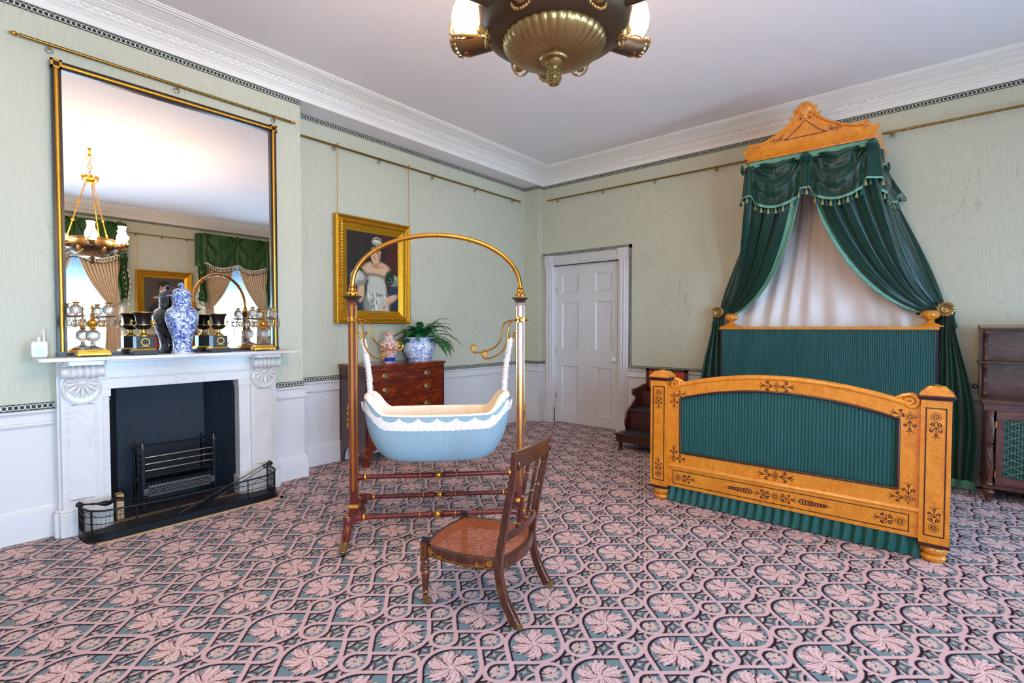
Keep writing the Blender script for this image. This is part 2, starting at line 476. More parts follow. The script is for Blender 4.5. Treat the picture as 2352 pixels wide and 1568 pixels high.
class MB:
    def __init__(s): s.v = []; s.f = []; s.m = []; s.uv = {}
    def add(s, vs, fs, mat=0, x=None, uvs=None):
        o = len(s.v)
        for p in vs:
            p = Vector(p)
            s.v.append(x @ p if x is not None else p)
        for i, f in enumerate(fs):
            if uvs is not None: s.uv[len(s.f)] = uvs[i]
            s.f.append([o+j for j in f]); s.m.append(mat)
        return s
    def box(s, x0, x1, y0, y1, z0, z1, mat=0, x=None):
        vs = [(a, b, c) for a in (x0, x1) for b in (y0, y1) for c in (z0, z1)]
        return s.add(vs, [(0, 1, 3, 2), (4, 6, 7, 5), (0, 4, 5, 1), (2, 3, 7, 6), (0, 2, 6, 4), (1, 5, 7, 3)], mat, x)
    def lathe(s, prof, n=24, x=None, mat=0, flute=None, a0=0, a1=2*PI):
        vs = []; fs = []; full = abs(a1-a0-2*PI) < 1e-6
        m = n if full else n+1
        for (r, z) in prof:
            for i in range(m):
                a = a0+(a1-a0)*i/n
                rr = r
                if flute: rr = r*(1+flute[1]*abs(sin(flute[0]*a/2)) - flute[1]*.6)
                vs.append((rr*cos(a), rr*sin(a), z))
        for j in range(len(prof)-1):
            for i in range(n):
                k = (i+1) % m
                fs.append((j*m+i, j*m+k, (j+1)*m+k, (j+1)*m+i))
        if full:
            if prof[0][0] > 1e-5: fs.append(tuple(range(m))[::-1])
            if prof[-1][0] > 1e-5: fs.append(tuple((len(prof)-1)*m+i for i in range(m)))
        return s.add(vs, fs, mat, x)
    def tube(s, pts, r, n=10, closed=False, mat=0, x=None, flat=None):
        pts = [Vector(p) for p in pts]; N = len(pts)
        rs = r if isinstance(r, (list, tuple)) else [r]*N
        vs = []; fs = []
        tan = []
        for i in range(N):
            if closed: d = pts[(i+1) % N]-pts[i-1]
            else: d = pts[min(i+1, N-1)]-pts[max(i-1, 0)]
            if d.length < 1e-9: d = Vector((0, 0, 1))
            tan.append(d.normalized())
        t0 = tan[0]; ref = Vector((0, 0, 1)) if abs(t0.z) < .9 else Vector((1, 0, 0))
        nrm = (ref - t0*ref.dot(t0)).normalized()
        for i in range(N):
            if i:
                nrm = (nrm - tan[i]*nrm.dot(tan[i]))
                if nrm.length < 1e-6: nrm = tan[i].orthogonal()
                nrm.normalize()
            b = tan[i].cross(nrm)
            for k in range(n):
                a = 2*PI*k/n
                fx, fy = (1, 1) if flat is None else flat
                vs.append(pts[i] + nrm*(cos(a)*rs[i]*fx) + b*(sin(a)*rs[i]*fy))
        for i in range(N if closed else N-1):
            j = (i+1) % N
            for k in range(n):
                l = (k+1) % n
                fs.append((i*n+k, i*n+l, j*n+l, j*n+k))
        if not closed:
            fs.append(tuple(range(n))[::-1]); fs.append(tuple((N-1)*n+k for k in range(n)))
        return s.add(vs, fs, mat, x)
    def prism(s, poly, d0, d1, fn, mat=0, cap0=True):
        """poly in 2D (a,b); fn(a,b,d) -> 3D"""
        N = len(poly)
        vs = [fn(a, b, d0) for a, b in poly] + [fn(a, b, d1) for a, b in poly]
        fs = [(i, (i+1) % N, N+(i+1) % N, N+i) for i in range(N)]
        if cap0: fs.append(tuple(range(N))[::-1])
        fs.append(tuple(range(N, 2*N)))
        return s.add(vs, fs, mat)
    def ell(s, c, r, n=12, mat=0, x=None):
        r = (r, r, r) if isinstance(r, (int, float)) else r
        vs = []; fs = []; m = n//2+1
        for j in range(m+1):
            ph = PI*j/m
            for i in range(n):
                a = 2*PI*i/n
                vs.append((c[0]+r[0]*sin(ph)*cos(a), c[1]+r[1]*sin(ph)*sin(a), c[2]+r[2]*cos(ph)))
        for j in range(m):
            for i in range(n):
                k = (i+1) % n
                fs.append((j*n+i, (j+1)*n+i, (j+1)*n+k, j*n+k))
        return s.add(vs, fs, mat, x)
    def torus(s, c, Rr, r, direction=(0, 0, 1), n=24, k=8, mat=0, a0=0, a1=2*PI):
        m = axis_m(c, direction); full = abs(a1-a0-2*PI) < 1e-6
        pts = [m @ Vector((Rr*cos(a0+(a1-a0)*i/n), Rr*sin(a0+(a1-a0)*i/n), 0)) for i in range(n if full else n+1)]
        return s.tube(pts, r, k, full, mat)
    def grid(s, nu, nv, fn, mat=0, closed=False, uv=None, x=None):
        """fn(u,v)->p u,v in 0..1; uv=(su,sv) scale"""
        vs = []; fs = []; uvs = []
        mu = nu if closed else nu+1
        for j in range(nv+1):
            for i in range(mu): vs.append(fn(i/nu, j/nv))
        for j in range(nv):
            for i in range(nu):
                k = (i+1) % mu
                fs.append((j*mu+i, j*mu+k, (j+1)*mu+k, (j+1)*mu+i))
                if uv:
                    a, b = i/nu*uv[0], (i+1)/nu*uv[0]; c, d = j/nv*uv[1], (j+1)/nv*uv[1]
                    uvs.append([(a, c), (b, c), (b, d), (a, d)])
        return s.add(vs, fs, mat, x, uvs if uv else None)
    def sweep(s, path, prof, room_left=False, mat=0, close_path=False, uv=False):
        """path: plan points; prof: (d,z) d into room = to the right of travel (or left)"""
        P = [Vector((a, b)) for a, b in path]; N = len(P); offs = []
        sg = 1 if room_left else -1
        for i in range(N):
            def nr(a, b):
                d = (P[b]-P[a]).normalized(); return Vector((-d.y, d.x))*sg
            if close_path: n1 = nr(i-1, i); n2 = nr(i, (i+1) % N)
            else:
                n1 = nr(i-1, i) if i else nr(0, 1); n2 = nr(i, i+1) if i < N-1 else n1
            m = (n1+n2); m = m/(1+n1.dot(n2)) if m.length > 1e-6 else n1
            offs.append(m)
        K = len(prof); vs = []; fs = []; uvs = []; L = [0]
        for i in range(1, N+1): L.append(L[-1]+(P[i % N]-P[i-1]).length)
        for i in range(N):
            for d, z in prof: vs.append((P[i].x+offs[i].x*d, P[i].y+offs[i].y*d, z))
        for i in range(N if close_path else N-1):
            j = (i+1) % N
            for k in range(K-1):
                fs.append((i*K+k, j*K+k, j*K+k+1, i*K+k+1))
                z0 = prof[0][1]; z1 = prof[-1][1]; a = (prof[k][1]-min(z0, z1))/max(1e-6, abs(z1-z0)); b = (prof[k+1][1]-min(z0, z1))/max(1e-6, abs(z1-z0))
                uvs.append([(L[i], a), (L[i+1], a), (L[i+1], b), (L[i], b)])
        if not close_path:
            fs.append(tuple(range(K))); uvs.append([(0, 0)]*K)
            fs.append(tuple((N-1)*K+k for k in range(K))[::-1]); uvs.append([(0, 0)]*K)
        return s.add(vs, fs, mat, None, uvs if uv else None)
    def build(s, name, mats, parent=None, world=False, bevel=0, solid=0, sub=0, flat=False, ang=38, label=None):
        vs = s.v
        if world and parent is not None:
            inv = RM[parent.name].inverted(); vs = [inv @ p for p in vs]
        me = bpy.data.meshes.new(name); me.from_pydata([tuple(p) for p in vs], [], s.f)
        mats = mats if isinstance(mats, (list, tuple)) else [mats]
        for m in mats: me.materials.append(M[m])
        me.polygons.foreach_set('material_index', s.m)
        if s.uv:
            ul = me.uv_layers.new(name='UVMap')
            for fi, co in s.uv.items():
                p = me.polygons[fi]
                for k, li in enumerate(p.loop_indices): ul.data[li].uv = co[k]
        import bmesh
        b = bmesh.new(); b.from_mesh(me); bmesh.ops.recalc_face_normals(b, faces=b.faces); b.to_mesh(me); b.free()
        if not flat:
            me.shade_smooth(); me.set_sharp_from_angle(angle=R(ang))
        o = bpy.data.objects.new(name, me); COL.objects.link(o)
        if parent is not None:
            o.parent = parent; RM[o.name] = RM.get(parent.name, Matrix())
        else: RM[o.name] = Matrix()
        if solid:
            md = o.modifiers.new('thickness', 'SOLIDIFY'); md.thickness = solid; md.offset = 0
        if bevel:
            md = o.modifiers.new('bevel', 'BEVEL'); md.width = bevel; md.segments = 2; md.limit_method = 'ANGLE'; md.angle_limit = R(40)
        if sub:
            md = o.modifiers.new('subsurf', 'SUBSURF'); md.levels = sub; md.render_levels = sub
        if label: o['label'] = label
        return o

def thing(name, label, cat, loc=(0, 0, 0), rz=0, group=None):
    o = bpy.data.objects.new(name, None); COL.objects.link(o); o.empty_display_size = .05
    o.location = loc; o.rotation_euler = (0, 0, rz); o['label'] = label; o['category'] = cat
    if group: o['group'] = group
    RM[o.name] = Matrix.Translation(loc) @ Matrix.Rotation(rz, 4, 'Z')
    return o
def tag(o, label, cat, group=None):
    o['label'] = label; o['category'] = cat
    if group: o['group'] = group
    return o
def struct(mb, name, mats, **k):
    o = mb.build(name, mats, **k); o['kind'] = 'structure'; return o
def child_of(o):
    return [c for c in bpy.data.objects if c.parent == o]
def copy_tree(o, parent=None):
    c = o.copy(); COL.objects.link(c); c.parent = parent
    RM[c.name] = RM.get(parent.name, Matrix()) if parent is not None else Matrix()
    for ch in child_of(o): copy_tree(ch, c)
    return c
def catmull(pts, n=8):
    P = [Vector(p) for p in pts]; out = []
    for i in range(len(P)-1):
        p0 = P[max(i-1, 0)]; p1 = P[i]; p2 = P[i+1]; p3 = P[min(i+2, len(P)-1)]
        for k in range(n):
            t = k/n
            out.append(.5*((2*p1)+(p2-p0)*t+(2*p0-5*p1+4*p2-p3)*t*t+(3*p1-p0-3*p2+p3)*t**3))
    out.append(P[-1]); return out
def spiral(c, r0, r1, a0, turns, n=24):
    return [(c[0]+(r0+(r1-r0)*i/n)*cos(a0+turns*2*PI*i/n), c[1]+(r0+(r1-r0)*i/n)*sin(a0+turns*2*PI*i/n)) for i in range(n+1)]
def sm(a, b, x):
    t = max(0, min(1, (x-a)/(b-a))); return t*t*(3-2*t)
def lerp(a, b, t): return a+(b-a)*t
def planeX(X, sgn=-1):   # wall plane facing -X (sgn -1): a = Y, b = z, d outwards
    return lambda a, b, d: (X+sgn*d, a, b)
def planeY(Y, sgn=-1):
    return lambda a, b, d: (a, Y+sgn*d, b)
def ribbon(mb, pts, w, fn, th=.001, mat=0, taper=False):
    P = [Vector((p[0], p[1])) for p in pts]; N = len(P); L = []; Rr = []
    for i in range(N):
        d = P[min(i+1, N-1)]-P[max(i-1, 0)]
        if d.length < 1e-9: continue
        d.normalize(); n = Vector((-d.y, d.x)); ww = w*.5
        if taper: ww *= max(.15, 1-abs(2*i/(N-1)-1)**2) if taper == 2 else max(.1, 1-i/(N-1))
        L.append(P[i]+n*ww); Rr.append(P[i]-n*ww)
    for i in range(len(L)-1):
        mb.prism([L[i], L[i+1], Rr[i+1], Rr[i]], 0, th, fn, mat, False)
def disc(mb, c, r, fn, th=.001, mat=0, n=14, ry=None, rot=0):
    ry = ry or r
    pts = []
    for i in range(n):
        a = 2*PI*i/n; x, y = r*cos(a), ry*sin(a)
        pts.append((c[0]+x*cos(rot)-y*sin(rot), c[1]+x*sin(rot)+y*cos(rot)))
    mb.prism(pts, 0, th, fn, mat, False)
# ================================================================== ROOM
YB, YR, XP, XB, XW, YW = 4.54, 4.80, 5.95, 6.06, -2.6, WALLY
ZC = 3.667
struct(MB().box(XW-.3, XB+.3, YW-.3, YR+.4, -.06, 0), 'floor', 'carpet')
struct(MB().box(XW-.3, XB+.3, YW-.3, YR+.4, ZC, ZC+.1), 'ceiling', 'ceiling_paint')
# fireplace wall with its projecting breast and the two recesses
m = MB()
m.box(.20, .841, YB, 5.1, 0, 3.5).box(1.70, 2.31, YB, 5.1, 0, 3.5).box(.841, 1.70, YB, 5.1, .972, 3.5)
m.box(.841, 1.70, 5.0, 5.1, 0, .972)
m.box(XW-.2, .20, YR, 5.1, 0, 3.5).box(2.31, XP, YR, 5.1, 0, 3.5).box(XP, XB+.2, YB, 5.1, 0, 3.5)
struct(m, 'wall_left', 'wallpaper', flat=True)
struct(MB().box(XW-.2, XB+.2, YB, 5.1, 3.5, ZC), 'trim_1', 'ceiling_paint', flat=True)   # beam over the recesses
# bed wall with door opening
m = MB()
m.box(XB, XB+.25, 4.333, YB+.2, 0, ZC).box(XB, XB+.25, YW-.2, 3.262, 0, ZC).box(XB, XB+.25, 3.262, 4.333, 2.30, ZC)
struct(m, 'wall_back', 'wallpaper', flat=True)
struct(MB().box(XW-.25, XW, YW-.2, YR+.1, 0, ZC), 'wall_front', 'wallpaper', flat=True)
# window wall
m = MB(); xs = [XW-.2]
for c in WCX: xs += [c-.52, c+.52]
xs.append(XB+.2)
for i in range(0, len(xs), 2): m.box(xs[i], xs[i+1], YW-.3, YW, 0, ZC)
for c in WCX:
    m.box(c-.52, c+.52, YW-.3, YW, 0, .42).box(c-.52, c+.52, YW-.3, YW, 2.95, ZC)
struct(m, 'wall_right', 'wallpaper', flat=True)

# cornice
prof = [(0, 3.500), (.018, 3.500), (.020, 3.548), (.026, 3.549), (.026, 3.553), (.032, 3.556), (.040, 3.566), (.048, 3.568), (.050, 3.573), (.058, 3.575)]
for k in range(7):
    a = k/6*PI/2; prof.append((.060+.045*(1-cos(a)), 3.577+.034*sin(a)))
prof += [(.108, 3.611), (.108, 3.617), (.118, 3.618), (.132, 3.628), (.140, 3.630), (.140, 3.640), (.152, 3.641), (.153, 3.647), (.162, 3.647), (.162, 3.643), (.172, 3.643), (.172, 3.648)]
for k in range(9): prof += [(.180+k*.013, 3.651), (.186+k*.013, 3.651), (.187+k*.013, 3.647), (.191+k*.013, 3.647)]
prof += [(.300, 3.652), (.302, 3.645), (.316, 3.645), (.318, 3.652), (.330, 3.653), (.332, 3.648), (.342, 3.650), (.350, 3.657), (.3615, 3.660), (.3615, 3.667)]
m = MB().sweep([(XW, YB), (XB, YB), (XB, YW), (XW, YW)], prof, close_path=True)
struct(m, 'trim_2', 'plaster', ang=20)
# egg band pressed into the cornice ovolo
def eggs(path):
    m = MB()
    for (ax, ay), (bx, by) in path:
        a = Vector((ax, ay, 0)); b = Vector((bx, by, 0)); L = (b-a).length; n = int(L/.06); d = (b-a)/n
        for i in range(n):
            p = a+d*(i+.5); m.ell((p.x, p.y, 3.597), (.022 if abs(d.x) > abs(d.y) else .010, .022 if abs(d.y) > abs(d.x) else .010, .015), 6)
    return m
struct(eggs([((XW+.1, YB-.078), (XB-.1, YB-.078)), ((XB-.078, YB-.1), (XB-.078, YW+.1))]), 'trim_3', 'plaster')

# dado panelling, skirting
dado = [(0, .8555), (.030, .8555), (.036, .850), (.036, .842), (.028, .832), (.020, .829), (.020, .826), (.016, .822), (.016, .776), (.026, .772), (.030, .764), (.030, .757), (.022, .751), (.014, .750), (.014, .744), (.006, .738), (.006, .19)]
skirt = [(.006, .215), (.012, .214), (.014, .204), (.020, .196), (.026, .186), (.030, .182), (.031, .17), (.031, .0)]
pathA = [(XW, YR), (.20, YR), (.20, YB), (.60, YB)]
pathB = [(1.98, YB), (2.31, YB), (2.31, YR), (XP, YR), (XP, YB), (XB, YB), (XB, 4.48)]
pathC = [(XB, 3.12), (XB, YW)]
mt = MB(); ms = MB()
for p in (pathA, pathB, pathC): mt.sweep(p, dado); ms.sweep(p, skirt)
for i in range(0, len(xs), 2):
    p = [(xs[i+1], YW), (xs[i], YW)]; mt.sweep(p, dado); ms.sweep(p, skirt)
pF = [(XW, YW), (XW, YR)]; mt.sweep(pF, dado); ms.sweep(pF, skirt)
struct(mt, 'trim_4', 'white_paint', ang=20); struct(ms, 'baseboard_left', 'white_paint', ang=20)
# wallpaper borders
bh = .046
def border(paths, z0, z1):
    m = MB()
    for p in paths: m.sweep(p, [(.0025, z0), (.0025, z1)], uv=True)
    return m
up_paths = [[(XW, YR), (.20, YR), (.20, YB), (2.31, YB), (2.31, YR), (XP, YR), (XP, YB), (XB, YB), (XB, YW), (XW, YW)]]
struct(border(up_paths, 3.4535, 3.500), 'trim_5', 'chain_border', flat=True)
lowp = [pathA, pathB, [(XB, 3.075), (XB, YW)]] + [[(xs[i+1], YW), (xs[i], YW)] for i in range(0, len(xs), 2)]
struct(border(lowp, .8555, .8555+bh), 'trim_6', 'chain_border', flat=True)
# border up and over the door
def strip(y0, z0, y1, z1, w):
    d = Vector((y1-y0, z1-z0)); L = d.length; d.normalize(); n = Vector((-d.y, d.x))*w
    X = XB-.0028
    return MB().add([(X, y0, z0), (X, y1, z1), (X, y1+n.x, z1+n.y), (X, y0+n.x, z0+n.y)], [(0, 1, 2, 3)], 0, None, [[(0, 0), (L, 0), (L, 1), (0, 1)]])
m = MB()
for a in (strip(3.121, .8555, 3.121, 2.455+bh, bh), strip(4.54, 2.455, 3.121-bh, 2.455, -bh)):
    for f, uvk in zip(a.f, a.uv.values()): m.add(a.v, [tuple(f)], 0, None, [uvk])
struct(m, 'trim_7', 'chain_border', flat=True)

# ceiling rose above the chandelier
CX, CY = 1.385, .993
m = MB().lathe([(.0, 3.64), (.05, 3.635), (.06, 3.65), (.11, 3.648), (.12, 3.655), (.16, 3.65), (.18, 3.66), (.26, 3.662), (.27, 3.652), (.29, 3.652), (.30, 3.662), (.40, 3.662), (.41, 3.654), (.43, 3.654), (.45, 3.667)], 64, xf((CX, CY, 0)))
for k in range(12):
    a = k*PI/6; m.ell((CX+.10*cos(a), CY+.10*sin(a), 3.655), (.03, .03, .012), 8)
struct(m, 'trim_8', 'ceiling_paint')

# ---- door and its frame
fr = MB()
Yl, Yr, yl, yr = 4.477, 3.121, 4.333, 3.262
prof = [(0, 0), (0, .012), (.010, .030), (.020, .034), (.030, .024), (.038, .040), (.052, .046), (.062, .040), (.068, .026), (.076, .026), (.082, .040), (.096, .046), (.106, .040), (.112, .024), (.122, .034), (.132, .030), (.142, .012), (.142, 0)]
for y0 in (yl, Yr):
    fr.prism([(XB-d, y0+a) for a, d in prof], .22, 2.315, lambda a, b, d: (a, b, d))
    fr.box(XB-.055, XB+.02, y0-.004, y0+.146, 0, .22)
    fr.box(XB-.052, XB+.02, y0-.001, y0+.143, 2.310, 2.458)
    fr.lathe([(.055, 0), (.055, .012), (.045, .016), (.04, .008), (.028, .006), (.018, .014), (.0, .018)], 24, axis_m((XB-.052, y0+.071, 2.384), (-1, 0, 0)))
fr.prism([(XB-d, 2.312+a) for a, d in prof], Yr+.142, yl, lambda a, b, d: (a, d, b))
fr.box(XB, XB+.25, yl-.004, yl+.02, 0, 2.31).box(XB, XB+.25, yr-.02, yr+.004, 0, 2.31).box(XB, XB+.25, yr, yl, 2.298, 2.33)
struct(fr, 'trim_9', 'white_paint', ang=25)
root = thing('door_1', 'white two-leaf panelled door in the far corner', 'door', (6.124, 3.80, 0)); root['kind'] = 'structure'
for leaf, (a, b) in enumerate(((3.842, 4.330), (3.265, 3.840))):
    m = MB()
    p0, p1 = ((3.950, 4.232), (3.408, 3.666))[leaf]
    zs = ((.155, .842), (1.080, 1.770), (1.905, 2.168))
    X0, X1 = 6.124, 6.165
    m.box(X0, X1, a, p0, .008, 2.297).box(X0, X1, p1, b, .008, 2.297)
    zz = [.008] + [q for z in zs for q in z] + [2.297]
    for i in range(0, 8, 2): m.box(X0, X1, p0, p1, zz[i], zz[i+1])
    for z0, z1 in zs:
        m.box(X0+.016, X1, p0, p1, z0, z1)
        for q in range(4):   # moulding round each panel
            pts = [(p0, z0), (p1, z0), (p1, z1), (p0, z1)]
            u, v = pts[q], pts[(q+1) % 4]; c = ((p0+p1)/2, (z0+z1)/2)
            def ins(p, t): return (p[0]+math.copysign(t, c[0]-p[0]), p[1]+math.copysign(t, c[1]-p[1]))
            u2, v2 = ins(u, .018), ins(v, .018)
            m.add([(X0-.002, *u), (X0-.002, *v), (X0+.014, *v2), (X0+.014, *u2)], [(0, 1, 2, 3)])
            u3, v3 = ins(u, .006), ins(v, .006)
    m.build('door_leaf', 'white_paint', root, world=True, flat=True)
h = MB().lathe([(.0, 0), (.024, 0), (.022, .01), (.012, .012), (.012, .03), (.028, .04), (.032, .052), (.026, .066), (0, .072)], 20, axis_m((6.124, 3.352, .966), (-1, 0, 0)))
h.build('door_knob', 'porcelain_white', root, world=True)
m = MB().tube([(6.118, 3.372, 1.095), (6.09, 3.372, 1.12), (6.085, 3.372, 1.16), (6.085, 3.372, 1.26), (6.09, 3.372, 1.30), (6.118, 3.372, 1.325)], .006, 8)
m.ell((6.12, 3.372, 1.088), (.004, .014, .014)).ell((6.12, 3.372, 1.332), (.004, .014, .014))
m.build('pull_handle', 'white_paint', root, world=True)
m = MB()
for z in (.35, 1.0, 1.9): m.lathe([(.007, 0), (.007, .09)], 8, xf((6.118, 4.328, z)))
m.build('hinge', 'steel', root, world=True)

# ---- windows in the wall behind the camera, seen in the overmantel mirror
def make_window(i, c):
    root = thing('window_%d' % i, 'tall sash window behind muslin, seen in the mirror', 'window', (c, YW-.2, .42)); root['kind'] = 'structure'
    m = MB(); y0, y1 = YW-.24, YW-.20
    m.box(c-.52, c-.46, YW-.28, YW-.16, .42, 2.95).box(c+.46, c+.52, YW-.28, YW-.16, .42, 2.95).box(c-.46, c+.46, YW-.28, YW-.16, .42, .50).box(c-.46, c+.46, YW-.28, YW-.16, 2.87, 2.95)
    m.box(c-.46, c+.46, y0, y1, 1.66, 1.72)
    for k in (-.153, .153): m.box(c+k-.011, c+k+.011, y0, y1, .5, 2.87)
    for z in (1.08, 2.28): m.box(c-.46, c+.46, y0, y1, z-.011, z+.011)
    m.build('window_frame', 'white_paint', root, world=True)
    MB().box(c-.46, c+.46, YW-.222, YW-.218, .5, 2.87).build('window_pane', 'pane', root, world=True)
    MB().box(c-.45, c+.45, YW-.19, YW-.185, 2.06, 2.88).build('roller_blind', 'blue_blind', root, world=True)
    MB().box(c-.58, c+.58, YW-.10, YW+.06, .38, .42).build('window_sill', 'white_paint', root, world=True)
for i, c in enumerate(WCX): make_window(i+1, c)
# ================================================================== CHIMNEYPIECE
cp = thing('chimneypiece', 'white marble chimneypiece with scrolled brackets and shell ornaments below the tall mirror', 'fireplace', (1.29, 4.45, 0))
def B(*a, **k): return MB().box(*a, **k)
# shelf
m = MB()
sh = [(.452, YB), (.452, 4.27), (.462, 4.248), (.482, 4.24), (2.098, 4.24), (2.118, 4.248), (2.130, 4.27), (2.130, YB)]
m.prism(sh, 1.180, 1.205, lambda a, b, d: (a, b, d))
m.build('mantel_shelf', 'marble', cp, world=True, bevel=.004)
m = MB()
m.prism([(.56, YB), (.56, 4.37), (.60, 4.33), (1.985, 4.33), (2.02, 4.37), (2.02, YB)], 1.160, 1.180, lambda a, b, d: (a, b, d))
for a, b in ((.60, .80), (1.78, 1.99)):   # blocks breaking forward above the brackets
    m.prism([(a-.02, 4.36), (a-.005, 4.285), (a+.01, 4.27), (b-.01, 4.27), (b+.005, 4.285), (b+.02, 4.36)], 1.150, 1.181, lambda a, b, d: (a, b, d))
m.build('bed_moulding', 'marble', cp, world=True, bevel=.003)
m = MB()
m.box(.79, 1.79, 4.425, YB, .970, 1.161).box(.79, 1.79, 4.41, YB, 1.048, 1.161).box(.79, 1.79, 4.418, YB, 1.038, 1.05)
m.build('frieze', 'marble', cp, world=True, bevel=.003)
def jamb(x0, x1, side):
    # plinths
    m = MB()
    m.box(x0, x1, 4.385, YB, 0, .165); m.box(x0+(.0 if side > 0 else .0), x1, 4.40, YB, .165, .185)
    if side < 0: m.box(.541, .60, 4.425, YB, 0, .165).box(.548, .60, 4.435, YB, .165, .18)
    else: m.box(1.99, 2.04, 4.425, YB, 0, .165)
    m.build('plinth_block', 'marble', cp, world=True, bevel=.005)
    m = MB()
    a, b = (x0+.018, x1-.006) if side < 0 else (x0+.006, x1-.018)
    m.box(a, b, 4.405, YB, .18, 1.16)
    if side < 0: m.box(.568, a, 4.44, YB, .18, 1.16)
    else: m.box(b, 2.012, 4.44, YB, .18, 1.16)
    # sunk panel border following the round under the shell
    f = planeY(4.405); c = (a+b)/2
    for off in (.028, .040):
        pts = [(a+off, .24), (a+off, .868)] + [(c+(b-a-2*off)/2*cos(PI-t*PI/12), .868+.0*t+.016*sin(t*PI/12)) for t in range(13)] + [(b-off, .868), (b-off, .24), (a+off, .24)]
        ribbon(m, pts, .004, f, .004)
    m.build('pilaster', 'marble', cp, world=True, ang=25)
    # round tablet with the shell
    m = MB(); R0 = (b-a)/2-.004; cz = .985
    m.lathe([(R0, 0), (R0, .022), (R0-.01, .026), (R0-.016, .020), (0, .018)], 40, axis_m((c, 4.405, cz), (0, -1, 0)))
    m.build('tablet', 'marble', cp, world=True)
    m = MB(); base = (c, cz+.045)
    for k in range(9):
        an = -PI/2 + (k-4)*.46; L = .098-.004*abs(k-4)
        tip = (base[0]+L*cos(an), base[1]+L*sin(an))
        pts = []
        for t in range(9):
            q = t/8; r = .02+q*(L-.02)
            pts.append((base[0]+r*cos(an), 4.380-.006*sin(q*PI), base[1]+r*sin(an)))
        m.tube(pts, [.004+.010*sin(min(1, (t/8)*1.0)*PI*.62) for t in range(9)], 8)
        for sg in (-1, 1):
            sp = [(tip[0]+sg*.009*cos(an+PI/2)+.006*cos(an+sg*w*.6), 4.379, tip[1]+sg*.009*sin(an+PI/2)+.006*sin(an+sg*w*.6)) for w in range(6)]
            m.tube(sp, .0035, 6)
    m.ell((base[0], 4.383, base[1]), (.026, .010, .018), 14)
    m.build('shell_ornament', 'marble', cp, world=True)
    # scrolled bracket: a reeded horizontal roll
    m = MB(); L = (b-a)+.012; x0_ = c-L/2; pr = []
    rb = lambda t: .041 + .006*abs(math.cos(t*PI*2.0)) if .22 < t < .78 else .040
    for k in range(49):
        t = k/48; r = .040
        if t < .04 or t > .96: r = .043
        elif t < .16 or t > .84: r = .038
        elif t < .20 or t > .80: r = .044
        else:
            q = (t-.20)/.60; r = .034+.014*abs(sin(q*PI*4))**.6
        pr.append((r, t*L))
    m.lathe([(0, 0), (.012, -.002), (.014, 0), (.030, 0)]+pr+[(.030, L), (0, L)], 28, axis_m((x0_, 4.362, 1.103), (1, 0, 0)))
    m.box(a, b, 4.37, 4.42, 1.10, 1.152)
    m.build('scroll_bracket', 'marble', cp, world=True)
    # inner slip pilaster
    m = MB()
    p, q = (.783, .842) if side < 0 else (1.70, 1.757+.04)
    m.box(p, q, 4.43, YB, 0, .972)
    m.box(p, q+.008 if side < 0 else q, 4.418, YB, .918, .972) if side < 0 else m.box(p-.008, q, 4.418, YB, .918, .972)
    m.box(p, q+.004 if side < 0 else q, 4.424, YB, .895, .903) if side < 0 else m.box(p-.004, q, 4.424, YB, .895, .903)
    m.box(p, q+.008, 4.415, YB, 0, .16) if side < 0 else m.box(p-.012, q, 4.415, YB, 0, .16)
    m.build('inner_slip', 'marble', cp, world=True, bevel=.002)
jamb(.565, .805, -1); jamb(1.780, 2.013, 1)
# splayed dark fireback
fb = MB()
bx0, bx1, by = .95, 1.555, 4.80
fb.add([(.841, 4.52, 0), (bx0, by, 0), (bx1, by, 0), (1.70, 4.52, 0), (.841, 4.52, .972), (bx0, by, .972), (bx1, by, .972), (1.70, 4.52, .972)], [(0, 1, 5, 4), (1, 2, 6, 5), (2, 3, 7, 6), (4, 5, 6, 7)])
fb.build('fireback', 'firebox', cp, world=True, flat=True, solid=.01)
# hearth
he = thing('hearth_slab', 'dark hearth slab edged in pale wood under the fender', 'hearth', (1.28, 4.25, 0))
m = MB().prism([(.70, 4.11), (1.86, 4.11), (1.90, 4.16), (1.90, 4.385), (1.76, 4.385), (1.70, 4.43), (1.70, 4.79), (.85, 4.79), (.84, 4.43), (.80, 4.385), (.67, 4.385), (.67, 4.15)], .0, .012, lambda a, b, d: (a, b, d))
m.build('slab', 'leather_dark', he, world=True)
m = MB().box(.70, 1.90, 4.085, 4.11, 0, .010).box(1.875, 1.905, 4.085, 4.36, 0, .010).box(.84, 1.70, 4.43, 4.455, .010, .018)
m.build('edging', 'tile', he, world=True)
tag(MB().box(.885, .926, 4.49, 4.565, .012, .19).build('wood_block', 'brick_cream'), 'small pale wooden block standing in the left corner of the fireplace', 'block')

# ---- fire basket
gr = thing('fire_grate', 'black iron fire basket with urn finials inside the fireplace', 'grate', (1.28, 4.6, 0))
gx0, gx1, gy0, gy1 = 1.045, 1.525, 4.50, 4.72
for (x, y, h, front) in ((gx0, gy0, .46, 1), (gx1, gy0, .46, 1), (gx0, gy1, .45, 0), (gx1-.02, gy1, .45, 0)):
    m = MB().box(x-.012, x+.012, y-.012, y+.012, .012, h)
    m.build('leg', 'black_iron', gr, world=True, bevel=.002)
    if front:
        m = MB().lathe([(.006, 0), (.013, .004), (.006, .010), (.009, .016), (.017, .026), (.019, .036), (.014, .042), (.011, .045), (.013, .048), (.008, .054), (.005, .060), (.006, .064), (.0, .078)], 16, xf((x, y, h)))
        m.build('finial', 'steel', gr, world=True)
    else:
        m = MB().torus((x, y-.012, h+.018), .018, .008, (0, 1, 0), 20, 8).ell((x, y-.012, h+.018), .009).ell((x, y, h+.052), (.008, .008, .010)).box(x-.005, x+.005, y-.02, y, h+.03, h+.048)
        m.build('finial', 'black_iron', gr, world=True)
